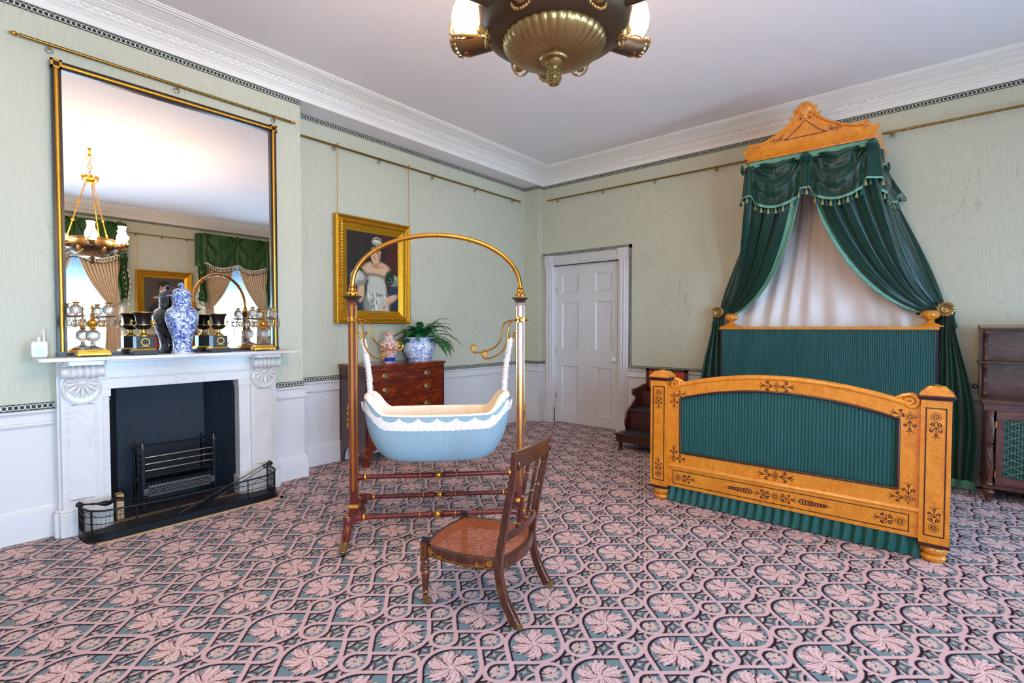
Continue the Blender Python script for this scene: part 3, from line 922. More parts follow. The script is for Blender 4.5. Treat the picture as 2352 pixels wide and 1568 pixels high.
m = MB().box(gx0, gx1-.02, gy1-.012, gy1+.004, .13, .47); m.build('back_plate', 'black_iron', gr, world=True)
for z in (.275, .325, .375, .425):
    m = MB().tube([(gx0, gy0, z), (gx1, gy0, z)], .0055, 8)
    m.build('front_bar', 'steel' if z > .3 else 'black_iron', gr, world=True)
for x in (gx0, gx1):
    for z in (.275, .325, .375, .425):
        MB().tube([(x, gy0, z), (x-(.0 if x < 1.2 else .02), gy1, z)], .005, 6).build('side_bar', 'black_iron', gr, world=True)
m = MB()
for k in range(19):
    x = gx0+.02+k*.0235; m.box(x, x+.010, gy0, gy1, .215, .228)
m.box(gx0, gx1, gy0, gy0+.012, .212, .232).box(gx0, gx1, gy1-.02, gy1, .212, .232)
m.build('grid', 'black_iron', gr, world=True)
# pierced steel apron
m = MB(); z0, z1 = .130, .212; yy = gy0-.014
m.box(gx0, gx1, yy, yy+.004, z1-.016, z1).box(gx0, gx1, yy, yy+.004, z0, z0+.014).box(gx0, gx0+.03, yy, yy+.004, z0, z1).box(gx1-.03, gx1, yy, yy+.004, z0, z1)
for k in range(24):
    for j in range(3):
        cx = gx0+.036+k*.0178+(.0089 if j % 2 else 0); cz = z0+.024+j*.0168
        if cx < gx1-.03: m.torus((cx, yy+.002, cz), .0088, .0020, (0, 1, 0), 10, 4)
for k in range(60):
    m.ell((gx0+.005+k*.008, yy-.001, z1-.004), .0028, 6); m.ell((gx0+.005+k*.008, yy-.001, z0+.004), .0028, 6)
m.build('pierced_apron', 'steel', gr, world=True)

# ---- fender
fe = thing('fender', 'low black wire fender with rounded ends round the hearth', 'fender', (1.28, 4.1, 0))
def fpath(n=60, off=0.):
    x0, x1, y0, y1, r = .655-off, 1.890+off, 4.36, 4.105-off, .13
    pts = [(x0, y0)]
    pts += [(x0+r-r*cos(t*PI/2/8), y1+r-r*sin(t*PI/2/8)) for t in range(9)]
    pts += [(x0+r+(x1-x0-2*r)*k/16, y1) for k in range(1, 16)]
    pts += [(x1-r+r*sin(t*PI/2/8), y1+r-r*cos(t*PI/2/8)) for t in range(9)]
    pts += [(x1, y0)]
    return pts
fp = fpath()
m = MB().sweep(fp, [(-.006, .012), (-.006, .0), (.006, .0), (.006, .055), (-.002, .060), (-.006, .055), (-.006, .012)], room_left=False)
m.sweep(fpath(off=.006), [(0, 0), (0, .012), (-.012, .012), (-.012, 0), (0, 0)])
m.build('base_band', 'black_iron', fe, world=True)
def ftop(t): return .195+.035*abs(2*t-1)**2.2
L = [0]
for i in range(1, len(fp)): L.append(L[-1]+math.dist(fp[i], fp[i-1]))
TL = L[-1]
def fat(t):
    s = t*TL
    for i in range(1, len(fp)):
        if L[i] >= s or i == len(fp)-1:
            q = (s-L[i-1])/(L[i]-L[i-1]); return (lerp(fp[i-1][0], fp[i][0], q), lerp(fp[i-1][1], fp[i][1], q))
m = MB().tube([(*fat(k/80), ftop(k/80)) for k in range(81)], .0065, 8); m.build('top_rail', 'black_iron', fe, world=True)
for zf in (.42, .72):
    m = MB().tube([(*fat(k/80), .06+(ftop(k/80)-.06)*zf) for k in range(81)], .0025, 6); m.build('mid_wire', 'black_iron', fe, world=True)
for k in range(8):
    t = (0, .13, .28, .43, .57, .72, .87, 1)[k]; p = fat(t)
    MB().tube([(*p, .05), (*p, ftop(t))], .005, 6).build('upright', 'black_iron', fe, world=True)
m = MB(); n = 230
for k in range(n+1):
    p = fat(k/n); m.tube([(*p, .055), (*p, ftop(k/n))], .0009, 4)
o = m.build('wire_mesh', 'black_iron', fe, world=True); o['kind'] = 'stuff'
for k in range(9):   # draped wire swags
    a, b = k/9, (k+1)/9; m = MB()
    m.tube([(*fat(lerp(a, b, q/8)), ftop(lerp(a, b, q/8))-.008-.035*(1-(q/4-1)**2)) for q in range(9)], .0018, 5)
    m.build('wire_swag', 'black_iron', fe, world=True)

# ---- fire irons lying over the fender
def iron(name, label, a, b, build):
    a, b = Vector(a), Vector(b); t = thing(name, label, 'fire iron', tuple(a))
    build(t, a, b); return t
def tongs(t, a, b):
    for s in (-1, 1):
        pts = catmull([a+Vector((.02, 0, .0)), a+Vector((.06, .03*s, .012)), a+Vector((.11, .036*s, .0)), a+Vector((.15, .014*s, -.01)), a.lerp(b, .45)+Vector((0, .012*s, 0)), b+Vector((0, .004*s, 0))], 6)
        MB().tube(pts, [.007 if i < 14 else .0045 for i in range(len(pts))], 8).build('arm', 'black_iron', t, world=True)
    d = (b-a).normalized()
    MB().lathe([(.0, -.16), (.012, -.155), (.018, -.14), (.014, -.125), (.006, -.12), (.006, -.08), (.009, -.07), (.006, -.05), (.013, -.02), (.018, .0), (.016, .02), (.006, .04)], 14, axis_m(a, d)).build('handle', 'black_iron', t, world=True)
iron('fire_tongs', 'black iron fire tongs resting on the left end of the fender', (.77, 4.235, .222), (1.42, 4.33, .075), tongs)
def shovel(t, a, b):
    d = (b-a).normalized()
    MB().tube([a, a.lerp(b, .8)], .0045, 8).build('shaft', 'steel', t, world=True)
    MB().lathe([(0, -.04), (.012, -.03), (.014, -.018), (.006, -.008), (.006, .03), (.010, .036), (.005, .05)], 12, axis_m(a, d)).build('handle', 'black_iron', t, world=True)
    c = a.lerp(b, .8); s = Vector((-d.y, d.x, 0)).normalized()
    m = MB().grid(8, 10, lambda u, v: c+(b-c)*v*1.15+s*(u-.5)*.11*(.5+.5*min(1, v*3)*(1-.25*v)) + Vector((0, 0, .014*(2*u-1)**2)))
    m.build('blade', 'black_iron', t, world=True, solid=.003)
iron('fire_shovel', 'fire shovel with its steel shaft propped on the right end of the fender', (1.865, 4.27, .245), (1.33, 4.20, .045), shovel)
def poker(t, a, b):
    d = (b-a).normalized()
    MB().tube([a, a.lerp(b, .5), b], [.0045, .0045, .003], 8).build('shaft', 'steel', t, world=True)
    MB().lathe([(0, -.045), (.013, -.034), (.013, -.022), (.006, -.01), (.006, .02), (.010, .028), (.005, .04)], 12, axis_m(a, d)).build('handle', 'black_iron', t, world=True)
iron('fire_poker', 'steel poker lying beside the shovel at the right of the fender', (1.875, 4.33, .243), (1.20, 4.24, .030), poker)

# ---- overmantel mirror
mi = thing('overmantel_mirror', 'tall rectangular mirror in a black and gilt frame on the mantelpiece', 'mirror', (1.325, 4.52, 1.205))
mx0, mx1, mz0, mz1 = .585, 2.062, 1.2055, 3.172
gl = Vector((0, 1, 0)); DL = -.0035
def mg(x, z): return (x, 4.505+.0035*(z-1.2), z)
m = MB().add([mg(mx0+.045, mz0+.02), mg(mx1-.045, mz0+.02), mg(mx1-.045, mz1-.04), mg(mx0+.045, mz1-.04)], [(0, 1, 2, 3)])
m.build('mirror_glass', 'mirror', mi, world=True, flat=True)
def fbar(x0, x1, z0, z1, vert):
    m = MB().box(x0, x1, 4.490, 4.536, z0, z1)
    if vert:
        m.prism([((x0+x1)/2+.012*cos(t*PI/8), 4.490-.010*sin(t*PI/8)) for t in range(9)], z0+.03, z1, lambda a, b, d: (a, b, d), 1)
    else:
        m.prism([((z0+z1)/2+.012*cos(t*PI/8), 4.490-.010*sin(t*PI/8)) for t in range(9)], x0, x1, lambda a, b, d: (d, b, a), 1)
    return m
fbar(mx0, mx0+.052, mz0, mz1-.045, 1).build('frame_side', ['black_frame', 'gold'], mi, world=True)
fbar(mx1-.052, mx1, mz0, mz1-.045, 1).build('frame_side', ['black_frame', 'gold'], mi, world=True)
fbar(mx0+.05, mx1-.05, mz1-.052, mz1, 0).build('frame_top', ['black_frame', 'gold'], mi, world=True)
MB().box(mx0-.003, mx1+.003, 4.484, 4.536, mz0, mz0+.024).build('frame_base', 'black_frame', mi, world=True)
for x in (mx0, mx1-.052):
    m = MB().box(x-.003, x+.055, 4.482, 4.536, mz1-.053, mz1+.004)
    for a, b, c, d in ((x-.003, x+.055, mz1-.009, mz1+.004), (x-.003, x+.055, mz1-.053, mz1-.040), (x-.003, x+.010, mz1-.053, mz1+.004), (x+.042, x+.055, mz1-.053, mz1+.004)):
        m.box(a, b, 4.474, 4.486, c, d, 1)
    m.build('corner_block', ['black_frame', 'gold'], mi, world=True)
# ================================================================== ON THE MANTELPIECE
MZ = 1.2055
def jar():
    t = thing('lidded_jar', 'tall blue and white porcelain jar with domed lid in the middle of the mantelpiece', 'jar', (1.272, 4.345, MZ))
    m = MB().lathe([(0, .0), (.070, 0), (.074, .004), (.074, .012), (.066, .020), (.061, .035), (.060, .065), (.064, .10), (.078, .15), (.094, .20), (.106, .245), (.110, .275), (.106, .305), (.092, .330), (.070, .348), (.062, .356), (.060, .40), (.060, .428), (.0, .428)], 48)
    m.build('body', 'blue_white', t)
    MB().lathe([(.0738, .001), (.0745, .004), (.0738, .008)], 48).build('foot_rim', 'porcelain_white', t)
    l = MB().lathe([(.0, .428), (.094, .428), (.098, .431), (.094, .434), (.060, .436), (.060, .436), (.060, .450), (.056, .466), (.044, .482), (.022, .490), (.0, .492)], 48).build('lid', 'blue_white', t)
    MB().lathe([(.012, .488), (.010, .496), (.020, .502), (.024, .512), (.018, .524), (.006, .532), (.0, .533)], 20).build('knob', 'blue_white', l)
jar()
def urn(x, y, label, tint='dark_bronze'):
    t = thing('campana_urn', label, 'urn', (x, y, MZ), 0, 'pair of bronze urns')
    pl = MB().box(-.072, .072, -.06, .06, 0, .032).box(-.052, .052, -.045, .045, .045, .132)
    pl.build('plinth', 'dark_green_stone', t, bevel=.002)
    m = MB(); z0, z1 = .032, .045
    m.add([(-.068, -.056, z0), (.068, -.056, z0), (.068, .056, z0), (-.068, .056, z0), (-.054, -.047, z1), (.054, -.047, z1), (.054, .047, z1), (-.054, .047, z1)], [(0, 1, 5, 4), (1, 2, 6, 5), (2, 3, 7, 6), (3, 0, 4, 7), (4, 5, 6, 7)])
    m.build('plinth_moulding', 'lamp_base_gilt', t)
    m = MB().torus((0, -.0465, .092), .024, .0035, (0, 1, 0), 24, 6).tube([(-.024, -.047, .058), (-.008, -.047, .062), (0, -.047, .060), (.008, -.047, .062), (.024, -.047, .058)], .002, 6)
    m.build('wreath_mount', 'gold', t)
    MB().lathe([(.0, .132), (.036, .132), (.034, .140), (.020, .150), (.014, .162), (.016, .172), (.014, .180), (.0, .182)], 24, None, 0, (16, .1)).build('stem', 'lamp_base_gilt', t)
    MB().lathe([(.0, .178), (.030, .182), (.044, .194), (.050, .208), (.048, .216), (.042, .219), (.043, .235), (.046, .262), (.053, .286), (.062, .300), (.0655, .305), (.058, .304), (.050, .292), (.0, .285)], 40).build('bowl', 'dark_bronze', t)
    MB().torus((0, 0, .303), .064, .0035, n=40, k=6).torus((0, 0, .217), .0455, .003, n=40, k=6).build('rim_mount', 'lamp_base_gilt', t)
    for s in (-1, 1):
        m = MB().tube(catmull([(s*.046, 0, .200), (s*.058, 0, .205), (s*.068, 0, .220), (s*.072, 0, .240), (s*.064, 0, .246), (s*.058, 0, .236)], 5), [.005]*26, 8)
        m.ell((s*.066, 0, .243), (.011, .008, .009), 8)
        m.build('handle', 'lamp_base_gilt', t)
urn(1.026, 4.335, 'dark bronze urn on a square green plinth, left of the blue and white jar')
urn(1.520, 4.345, 'dark bronze urn on a square green plinth, right of the blue and white jar')

def candelabrum(x, y, rz, label):
    t = thing('candelabrum', label, 'candelabrum', (x, y, MZ), rz, 'pair of cut glass candelabra')
    b = MB()
    b.add([(-.088, -.045, .022), (.088, -.045, .022), (.088, .045, .022), (-.088, .045, .022), (-.080, -.038, .040), (.080, -.038, .040), (.080, .038, .040), (-.080, .038, .040)], [(0, 1, 5, 4), (1, 2, 6, 5), (2, 3, 7, 6), (3, 0, 4, 7), (4, 5, 6, 7)])
    b.box(-.090, .090, -.047, .047, .010, .023).box(-.070, .070, -.032, .032, .040, .046)
    b.build('base', 'gold', t, bevel=.0015)
    for sx in (-1, 1):
        for sy in (-1, 1):
            MB().ell((sx*.076, sy*.036, .007), (.011, .010, .007), 8).build('foot', 'lamp_base_gilt', t)
    MB().lathe([(.0, .046), (.060, .046), (.064, .050), (.050, .056), (.030, .064), (.016, .072), (.012, .085), (.018, .090), (.012, .096), (.0, .098)], 28, None, 0, (24, .08)).build('glass_foot', 'cut_glass', t)
    MB().ell((0, 0, .140), (.041, .041, .043), 24).build('glass_ball', 'cut_glass', t)
    MB().lathe([(.0, .182), (.016, .182), (.020, .190), (.012, .200), (.024, .212), (.030, .222), (.028, .236), (.012, .246), (.018, .252), (.006, .262), (.0, .264)], 20).build('centre_boss', 'gold', t)
    MB().lathe([(.0, .262), (.005, .266), (.012, .274), (.014, .284), (.008, .292), (.005, .300), (.010, .304), (.004, .310), (.006, .316), (.011, .326), (.008, .336), (.003, .346), (.0, .362)], 10).build('spire', 'lamp_base_gilt', t)
    for s in (-1, 1):
        m = MB().tube(catmull([(s*.02, 0, .222), (s*.035, 0, .205), (s*.055, 0, .206), (s*.060, 0, .226), (s*.046, 0, .236), (s*.042, 0, .224)], 5), .0055, 8)
        m.tube(catmull([(s*.055, 0, .208), (s*.075, 0, .215), (s*.090, 0, .240), (s*.085, 0, .262)], 5), .0045, 8)
        m.build('scroll_arm', 'gold', t)
        cx = s*.085
        MB().lathe([(.0, .262), (.010, .262), (.050, .270), (.055, .273), (.050, .276), (.012, .272), (.0, .272)], 28, xf((cx, 0, 0)), 0, (28, .05)).build('drip_pan', 'crystal', t)
        c = MB().lathe([(.012, .272), (.008, .280), (.024, .290), (.032, .304), (.033, .320), (.026, .338), (.016, .346), (.0, .346)], 24, xf((cx, 0, 0))).build('candle_cup', 'cut_glass', t)
        MB().lathe([(.0, .346), (.014, .346), (.012, .356), (.026, .362), (.028, .365), (.010, .366), (.0, .366)], 24, xf((cx, 0, 0))).build('socket', 'gold', c)
        for k in range(12):
            a = 2*PI*k/12; px, py = cx+.049*cos(a), .049*sin(a)
            m = MB().lathe([(.0, .0), (.0045, .004), (.003, .010), (.0, .012)], 6, xf((px, py, .255)))
            m.lathe([(.0, -.062), (.0055, -.050), (.0055, -.010), (.0, -.002)], 6, xf((px, py, .256)))
            m.build('crystal_drop', 'crystal', t)
candelabrum(.745, 4.34, 0, 'cut glass and gilt candelabrum with hanging drops at the left end of the mantelpiece')
candelabrum(1.872, 4.36, 0, 'cut glass and gilt candelabrum with hanging drops at the right end of the mantelpiece')

t = thing('climate_sensor', 'small white monitor with screen and stub aerial at the left end of the mantelpiece', 'sensor', (.486, 4.42, MZ))
m = MB().prism([(-.034, .002), (.034, .002), (.040, .02), (.040, .095), (.034, .105), (-.034, .105), (-.040, .095), (-.040, .02)], 0, .03, lambda a, b, d: (a, -d, b))
m.build('case', 'plastic_white', t, bevel=.004)
MB().box(-.024, .020, -.033, -.030, .02, .062).build('screen', 'display_screen', t, bevel=.001)
MB().lathe([(.0, .105), (.011, .105), (.011, .133), (0, .134)], 14, xf((-.002, -.015, 0))).build('cap', 'plastic_white', t)
MB().lathe([(.0, .105), (.009, .105), (.006, .12), (.005, .17), (.0065, .180), (0, .181)], 12, xf((.024, -.012, 0))).build('aerial', 'cream_cloth', t)

# ================================================================== PICTURE RODS
def rod(label, pts_on, a, b, normal, finials=(1, 1)):
    """a, b ends; normal = unit vector into room"""
    a, b, nv = Vector(a), Vector(b), Vector(normal)
    t = thing('picture_rod', label, 'picture rod', tuple(a), 0, 'brass picture rods')
    MB().tube([a, b], .011, 12).build('rod', 'rail_brass', t, world=True)
    d = (b-a).normalized()
    for e, dd, f in ((a, -d, finials[0]), (b, d, finials[1])):
        if f: MB().lathe([(.0, -.004), (.008, 0), (.006, .008), (.013, .016), (.015, .026), (.008, .040), (.0, .052)], 14, axis_m(e, dd)).build('finial', 'brass', t, world=True)
        else: MB().lathe([(.0, 0), (.013, 0), (.013, .012), (.0, .014)], 14, axis_m(e, dd)).build('end_cap', 'brass', t, world=True)
    for p in pts_on:
        q = a.lerp(b, p); m = MB()
        m.torus(q, .013, .0035, d, 14, 6)
        m.tube([q+Vector((0, 0, -.012)), q-nv*.02+Vector((0, 0, -.022)), q-nv*.038+Vector((0, 0, -.024))], .0045, 8)
        m.build('bracket', 'brass', t, world=True)
        MB().lathe([(.0, 0), (.020, 0), (.022, .004), (.012, .010), (0, .012)], 16, axis_m(q-nv*.04+Vector((0, 0, -.024)), nv)).build('glass_rose', 'rail_glass', t, world=True)
def fr_(a, b, xs_): return [(x-a)/(b-a) for x in xs_]
rod('brass picture rod above the tall mirror', fr_(.42, 2.20, (.567, 1.309, 2.059)), (.44, 4.49, 3.262), (2.195, 4.49, 3.258), (0, -1, 0))
rod('brass picture rod carrying the gilt framed portrait on its chains', fr_(2.33, 5.78, (2.791, 3.34, 4.118, 4.867, 5.65)), (2.33, 4.75, 3.268), (5.77, 4.75, 3.266), (0, -1, 0), (0, 0))
rod('long brass picture rod running along the bed wall behind the canopy', fr_(4.40, -2.3, (4.259, 3.509, 2.76, 2.0, 1.3, .353, -.7, -1.6)), (6.01, 4.40, 3.268), (6.01, -2.3, 3.258), (-1, 0, 0), (0, 0))
rod('brass picture rod between the two draped windows, seen in the mirror', [.1, .5, .9], (2.56, YW+.05, 3.235), (3.62, YW+.05, 3.235), (0, 1, 0), (0, 0))

# ================================================================== PORTRAITS
def blob(c, cx, cy, rx, ry, rot, soft, x, y):
    dx, dy = x-cx, y-cy; a = cos(rot)*dx+sin(rot)*dy; b = -sin(rot)*dx+cos(rot)*dy
    d = math.sqrt((a/rx)**2+(b/ry)**2)
    return 1-sm(1-soft, 1+soft, d)
def painting(name, t, x0, x1, z0, z1, Y, facing, shapes, bg, lab=None):
    nu, nv = 200, 260; asp = (x1-x0)/(z1-z0)
    m = MB().grid(nu, nv, lambda u, v: (lerp(x0, x1, u), Y, lerp(z1, z0, v)), uv=(1, 1))
    o = m.build(name, 'oil_paint', t, world=True, flat=True)
    at = o.data.color_attributes.new('paint', 'FLOAT_COLOR', 'POINT'); rnd = random.Random(3)
    cols = []
    for j in range(nv+1):
        for i in range(nu+1):
            u, v = i/nu, j/nv
            c = list(bg(u, v))
            for col, cx, cy, rx, ry, rot, soft in shapes:
                if abs(u-cx) > max(rx, ry)*1.7 or abs(v-cy) > max(rx, ry)*1.7: continue
                w_ = blob(None, cx*asp, cy, rx*asp, ry, rot, soft, u*asp, v)
                if w_ > 0:
                    for k in range(3): c[k] += (col[k]-c[k])*w_
            n = 1+(rnd.random()-.5)*.05
            cols += [c[0]*n, c[1]*n, c[2]*n, 1]
    at.data.foreach_set('color', cols)
    return o
def H(h): return lin(h)[:3]
def lady_bg(u, v):
    d = H('2a2018'); r = H('4a1c14'); t_ = sm(.45, .75, u)*(1-sm(.75, 1, v)*.5)
    g = H('1c1e18'); s = sm(0, .6, v)*(1-sm(.3, .5, u))
    return [lerp(lerp(d[k], r[k], t_), g[k], s*.5) for k in range(3)]
sk, sk2, sat, sat2, hair = H('d9b08a'), H('b98860'), H('c5c2b0'), H('86897c'), H('2a1a12')
lady = [
 (H('4a1810'), .84, .86, .12, .12, 0, .3), (H('7c4a1c'), .90, .90, .05, .05, 0, .4),
 (H('222a3a'), .20, .93, .26, .13, .35, .15), (H('1c2230'), .10, .98, .2, .1, 0, .3),
 (H('2a3550'), .80, .72, .13, .13, .6, .2), (H('222c46'), .74, .82, .14, .06, .4, .3),
 (sat2, .47, .84, .20, .17, 0, .15), (sat, .47, .70, .145, .14, 0, .15), (sat2, .42, .88, .04, .14, .2, .5), (sat, .52, .86, .03, .14, -.1, .5), (sat, .60, .90, .05, .1, -.4, .5), (H('e2dfcf'), .46, .82, .02, .1, .1, .6),
 (H('7d8073'), .47, .755, .12, .012, 0, .5),
 (sk, .47, .50, .20, .075, 0, .2), (sk, .47, .455, .08, .08, 0, .2),
 (sk2, .23, .73, .055, .10, .1, .2), (sk, .24, .72, .04, .10, .1, .3), (sk2, .68, .80, .13, .035, -.45, .2), (sk, .67, .79, .12, .028, -.45, .3), (sk, .60, .86, .06, .024, -.75, .3), (sk2, .58, .875, .04, .012, -.8, .4),
 (sat2, .20, .60, .115, .075, .2, .15), (sat, .19, .585, .09, .055, .2, .3), (H('e6e4d6'), .16, .57, .03, .03, 0, .6), (sat2, .24, .64, .06, .02, .2, .5), (sat, .72, .60, .08, .05, -.4, .3), (sat2, .76, .62, .06, .035, -.4, .4),
 (H('8d8266'), .47, .565, .16, .022, .12, .3), (H('c9c4ae'), .45, .60, .12, .03, .1, .5),
 (hair, .50, .325, .125, .105, 0, .2), (hair, .60, .33, .05, .055, 0, .2), (hair, .405, .40, .018, .055, 0, .3),
 (sk2, .465, .42, .05, .07, 0, .2), (sk, .455, .355, .072, .090, .08, .14), (sk2, .505, .365, .018, .07, 0, .6),
 (H('c98e78'), .425, .385, .022, .018, 0, .6), (H('2c1a12'), .425, .34, .012, .006, 0, .3), (H('2c1a12'), .480, .338, .013, .006, 0, .3), (H('6b4630'), .423, .325, .018, .004, .1, .4), (H('6b4630'), .482, .323, .020, .004, -.1, .4),
 (sk2, .447, .372, .006, .022, 0, .5), (H('a04238'), .452, .402, .016, .0055, 0, .3),
 (hair, .49, .268, .085, .035, .1, .25),
 (H('a9a488'), .475, .235, .075, .030, .05, .25), (H('d8d4bc'), .475, .222, .06, .012, .05, .4),
 (H('1e3a22'), .675, .575, .07, .075, 0, .25), (H('14301a'), .66, .60, .05, .05, 0, .4), (H('cfcfc0'), .68, .585, .007, .006, 0, .3), (H('cfcfc0'), .655, .62, .007, .006, 0, .3), (H('cfcfc0'), .70, .61, .007, .006, 0, .3)]
for k in range(9): lady.append((H('e8e4d0'), .42+k*.0145, .205-.018*sin((k+.5)/9*PI), .0055, .006, 0, .3))
for k in range(9): lady.append((H('8a3a2c'), .39+k*.022, .462+.022*sin((k+.5)/9*PI), .006, .007, 0, .3))
for k in range(26):
    a = random.random(); lady.append((random.choice([sat, H('e9e6d6'), sat2]), .33+.28*a, .74+.2*random.random(), .012, .03, random.uniform(-.6, .6), .6))

def frame_picture(t, x0, x1, z0, z1, Yw, s, wdt, lw, mats=('gold_frame', 'gold')):
    """frame on plane Y=Yw, projecting s*.07 into room"""
    f = lambda a, b, d: (a, Yw+s*d, b)
    prof = [(0, 0), (0, .062), (.014, .072), (.026, .062), (.034, .050), (.046, .046), (.058, .062), (.070, .056), (.078, .040), (.092, .036), (lw, .030), (wdt, .018), (wdt, 0)]
    def loop(d): return [(x0+d, z0+d), (x1-d, z0+d), (x1-d, z1-d), (x0+d, z1-d)]
    m = MB(); vs = []; fs = []; K = len(prof)
    for d, h in prof:
        for p in loop(d): vs.append(f(p[0], p[1], h))
    for k in range(K-1):
        for q in range(4): r = (q+1) % 4; fs.append((k*4+q, k*4+r, (k+1)*4+r, (k+1)*4+q))
    m.add(vs, fs); m.build('frame', mats[0], t, world=True, ang=20)
    m = MB()
    for d, h, st, rr, el in ((.014, .072, .016, .0075, 1.3), (.058, .062, .032, .011, 1.7), (.084, .040, .014, .005, 1.2)):
        P = loop(d)
        for q in range(4):
            a = Vector(P[q]); b = Vector(P[(q+1) % 4]); L = (b-a).length; n = int(L/st); dd = (b-a)/n; ang = math.atan2(dd.y, dd.x)
            for i in range(n):
                c = a+dd*(i+.5)
                e = MB().ell((0, 0, 0), (rr*el, rr, rr*.8), 6)
                mm = Matrix.Translation(f(c.x, c.y, h)) @ Matrix.Rotation(-(ang+.5)*1, 4, 'Y')
                m.add(e.v, e.f, 0, mm)
    m.build('carved_ornament', mats[1], t, world=True)
    return f
lady = [(c_, .55+(cx-.46)*1.25, .085+(cy-.205)*1.27, rx*1.25, ry*1.27, ro, so) for c_, cx, cy, rx, ry, ro, so in lady]
pt = thing('portrait_of_woman', 'gilt framed portrait of a woman in pale satin and diadem, hung on two chains', 'painting', (3.25, 4.77, 1.44))
frame_picture(pt, 2.775, 3.722, 1.441, 2.582, 4.788, -1, .145, .104)
painting('canvas', pt, 2.905, 3.592, 1.571, 2.452, 4.772, -1, lady, lady_bg)
MB().box(3.19, 3.31, 4.7555, 4.7575, 1.546, 1.556).build('name_plate', 'dull_brass', pt, world=True)
def chain(name, label, x, y, z1, z0, grp, par=None):
    t = thing(name, label, 'chain', (x, y, z1), 0, grp)
    MB().torus((x, y, z1-.006), .017, .0035, (1, 0, 0), 14, 6).build('hook', 'gold', t, world=True)
    m = MB(); z = z1-.03; k = 0
    while z > z0:
        d = (1, 0, 0) if k % 2 else (0, 1, 0)
        pts = []
        for i in range(10):
            a = 2*PI*i/10; pts.append((x+(.0045*cos(a) if k % 2 else 0), y+(0 if k % 2 else .0045*cos(a)), z+.009*sin(a)))
        m.tube(pts, .0016, 5, True); z -= .0148; k += 1
    m.build('links', 'gold', t, world=True)
chain('hanging_chain', 'gilt chain holding the left side of the woman portrait', 2.806, 4.742, 3.285, 2.575, 'picture chains')
chain('hanging_chain', 'gilt chain holding the right side of the woman portrait', 3.720, 4.742, 3.285, 2.560, 'picture chains')
# portrait of an officer between the windows (seen in the mirror)
man = [(H('1a1c24'), .60, .86, .42, .26, 0, .12), (H('5a4428'), .57, .80, .24, .17, 0, .25), (H('a8935a'), .55, .80, .16, .12, 0, .7), (H('7c3a24'), .22, .69, .10, .055, 0, .3), (H('b8641f'), .93, .72, .09, .05, 0, .4),
 (H('a82418'), .50, .60, .09, .035, .2, .3), (sk2, .47, .53, .085, .09, 0, .2), (H('1d140e'), .50, .33, .19, .14, 0, .2), (sk, .46, .40, .115, .14, 0, .15), (H('1d140e'), .50, .27, .17, .07, 0, .3), (H('1d140e'), .345, .35, .03, .08, 0, .3), (H('1d140e'), .60, .38, .035, .10, 0, .3),
 (H('2c1a12'), .415, .375, .022, .008, 0, .3), (H('2c1a12'), .505, .375, .022, .008, 0, .3), (H('45301e'), .415, .352, .03, .006, .1, .3), (H('45301e'), .505, .352, .03, .006, -.1, .3), (sk2, .455, .42, .012, .04, 0, .5), (H('94453a'), .46, .475, .03, .009, 0, .3)]
for k in range(40): man.append((random.choice([H('d8c48a'), H('c4a055'), H('e8dcc0')]), .42+.3*random.random(), .70+.26*random.random(), .010, .010, 0, .5))
man = [(c_, .46+(cx-.46)*.85, .27+(cy-.40)*.85, rx*.85, ry*.85, ro, so) if i else (c_, .56, .92, .50, .42, ro, so) for i, (c_, cx, cy, rx, ry, ro, so) in enumerate(man)]
pm = thing('portrait_of_officer', 'gilt framed portrait of a dark haired man in uniform, seen in the overmantel mirror', 'painting', (3.12, YW+.02, 1.46))
frame_picture(pm, 2.645, 3.592, 1.46, 2.555, YW+.008, 1, .135, .104)
painting('canvas', pm, 2.765, 3.472, 1.58, 2.435, YW+.024, 1, man, lambda u, v: [lerp(a, b, v) for a, b in zip(H('4a4038'), H('5d5548'))])
chain('hanging_chain', 'gilt chain on the left of the officer portrait, seen in the mirror', 2.68, YW+.05, 3.25, 2.55, 'picture chains')
chain('hanging_chain', 'gilt chain on the right of the officer portrait, seen in the mirror', 3.55, YW+.05, 3.25, 2.55, 'picture chains')
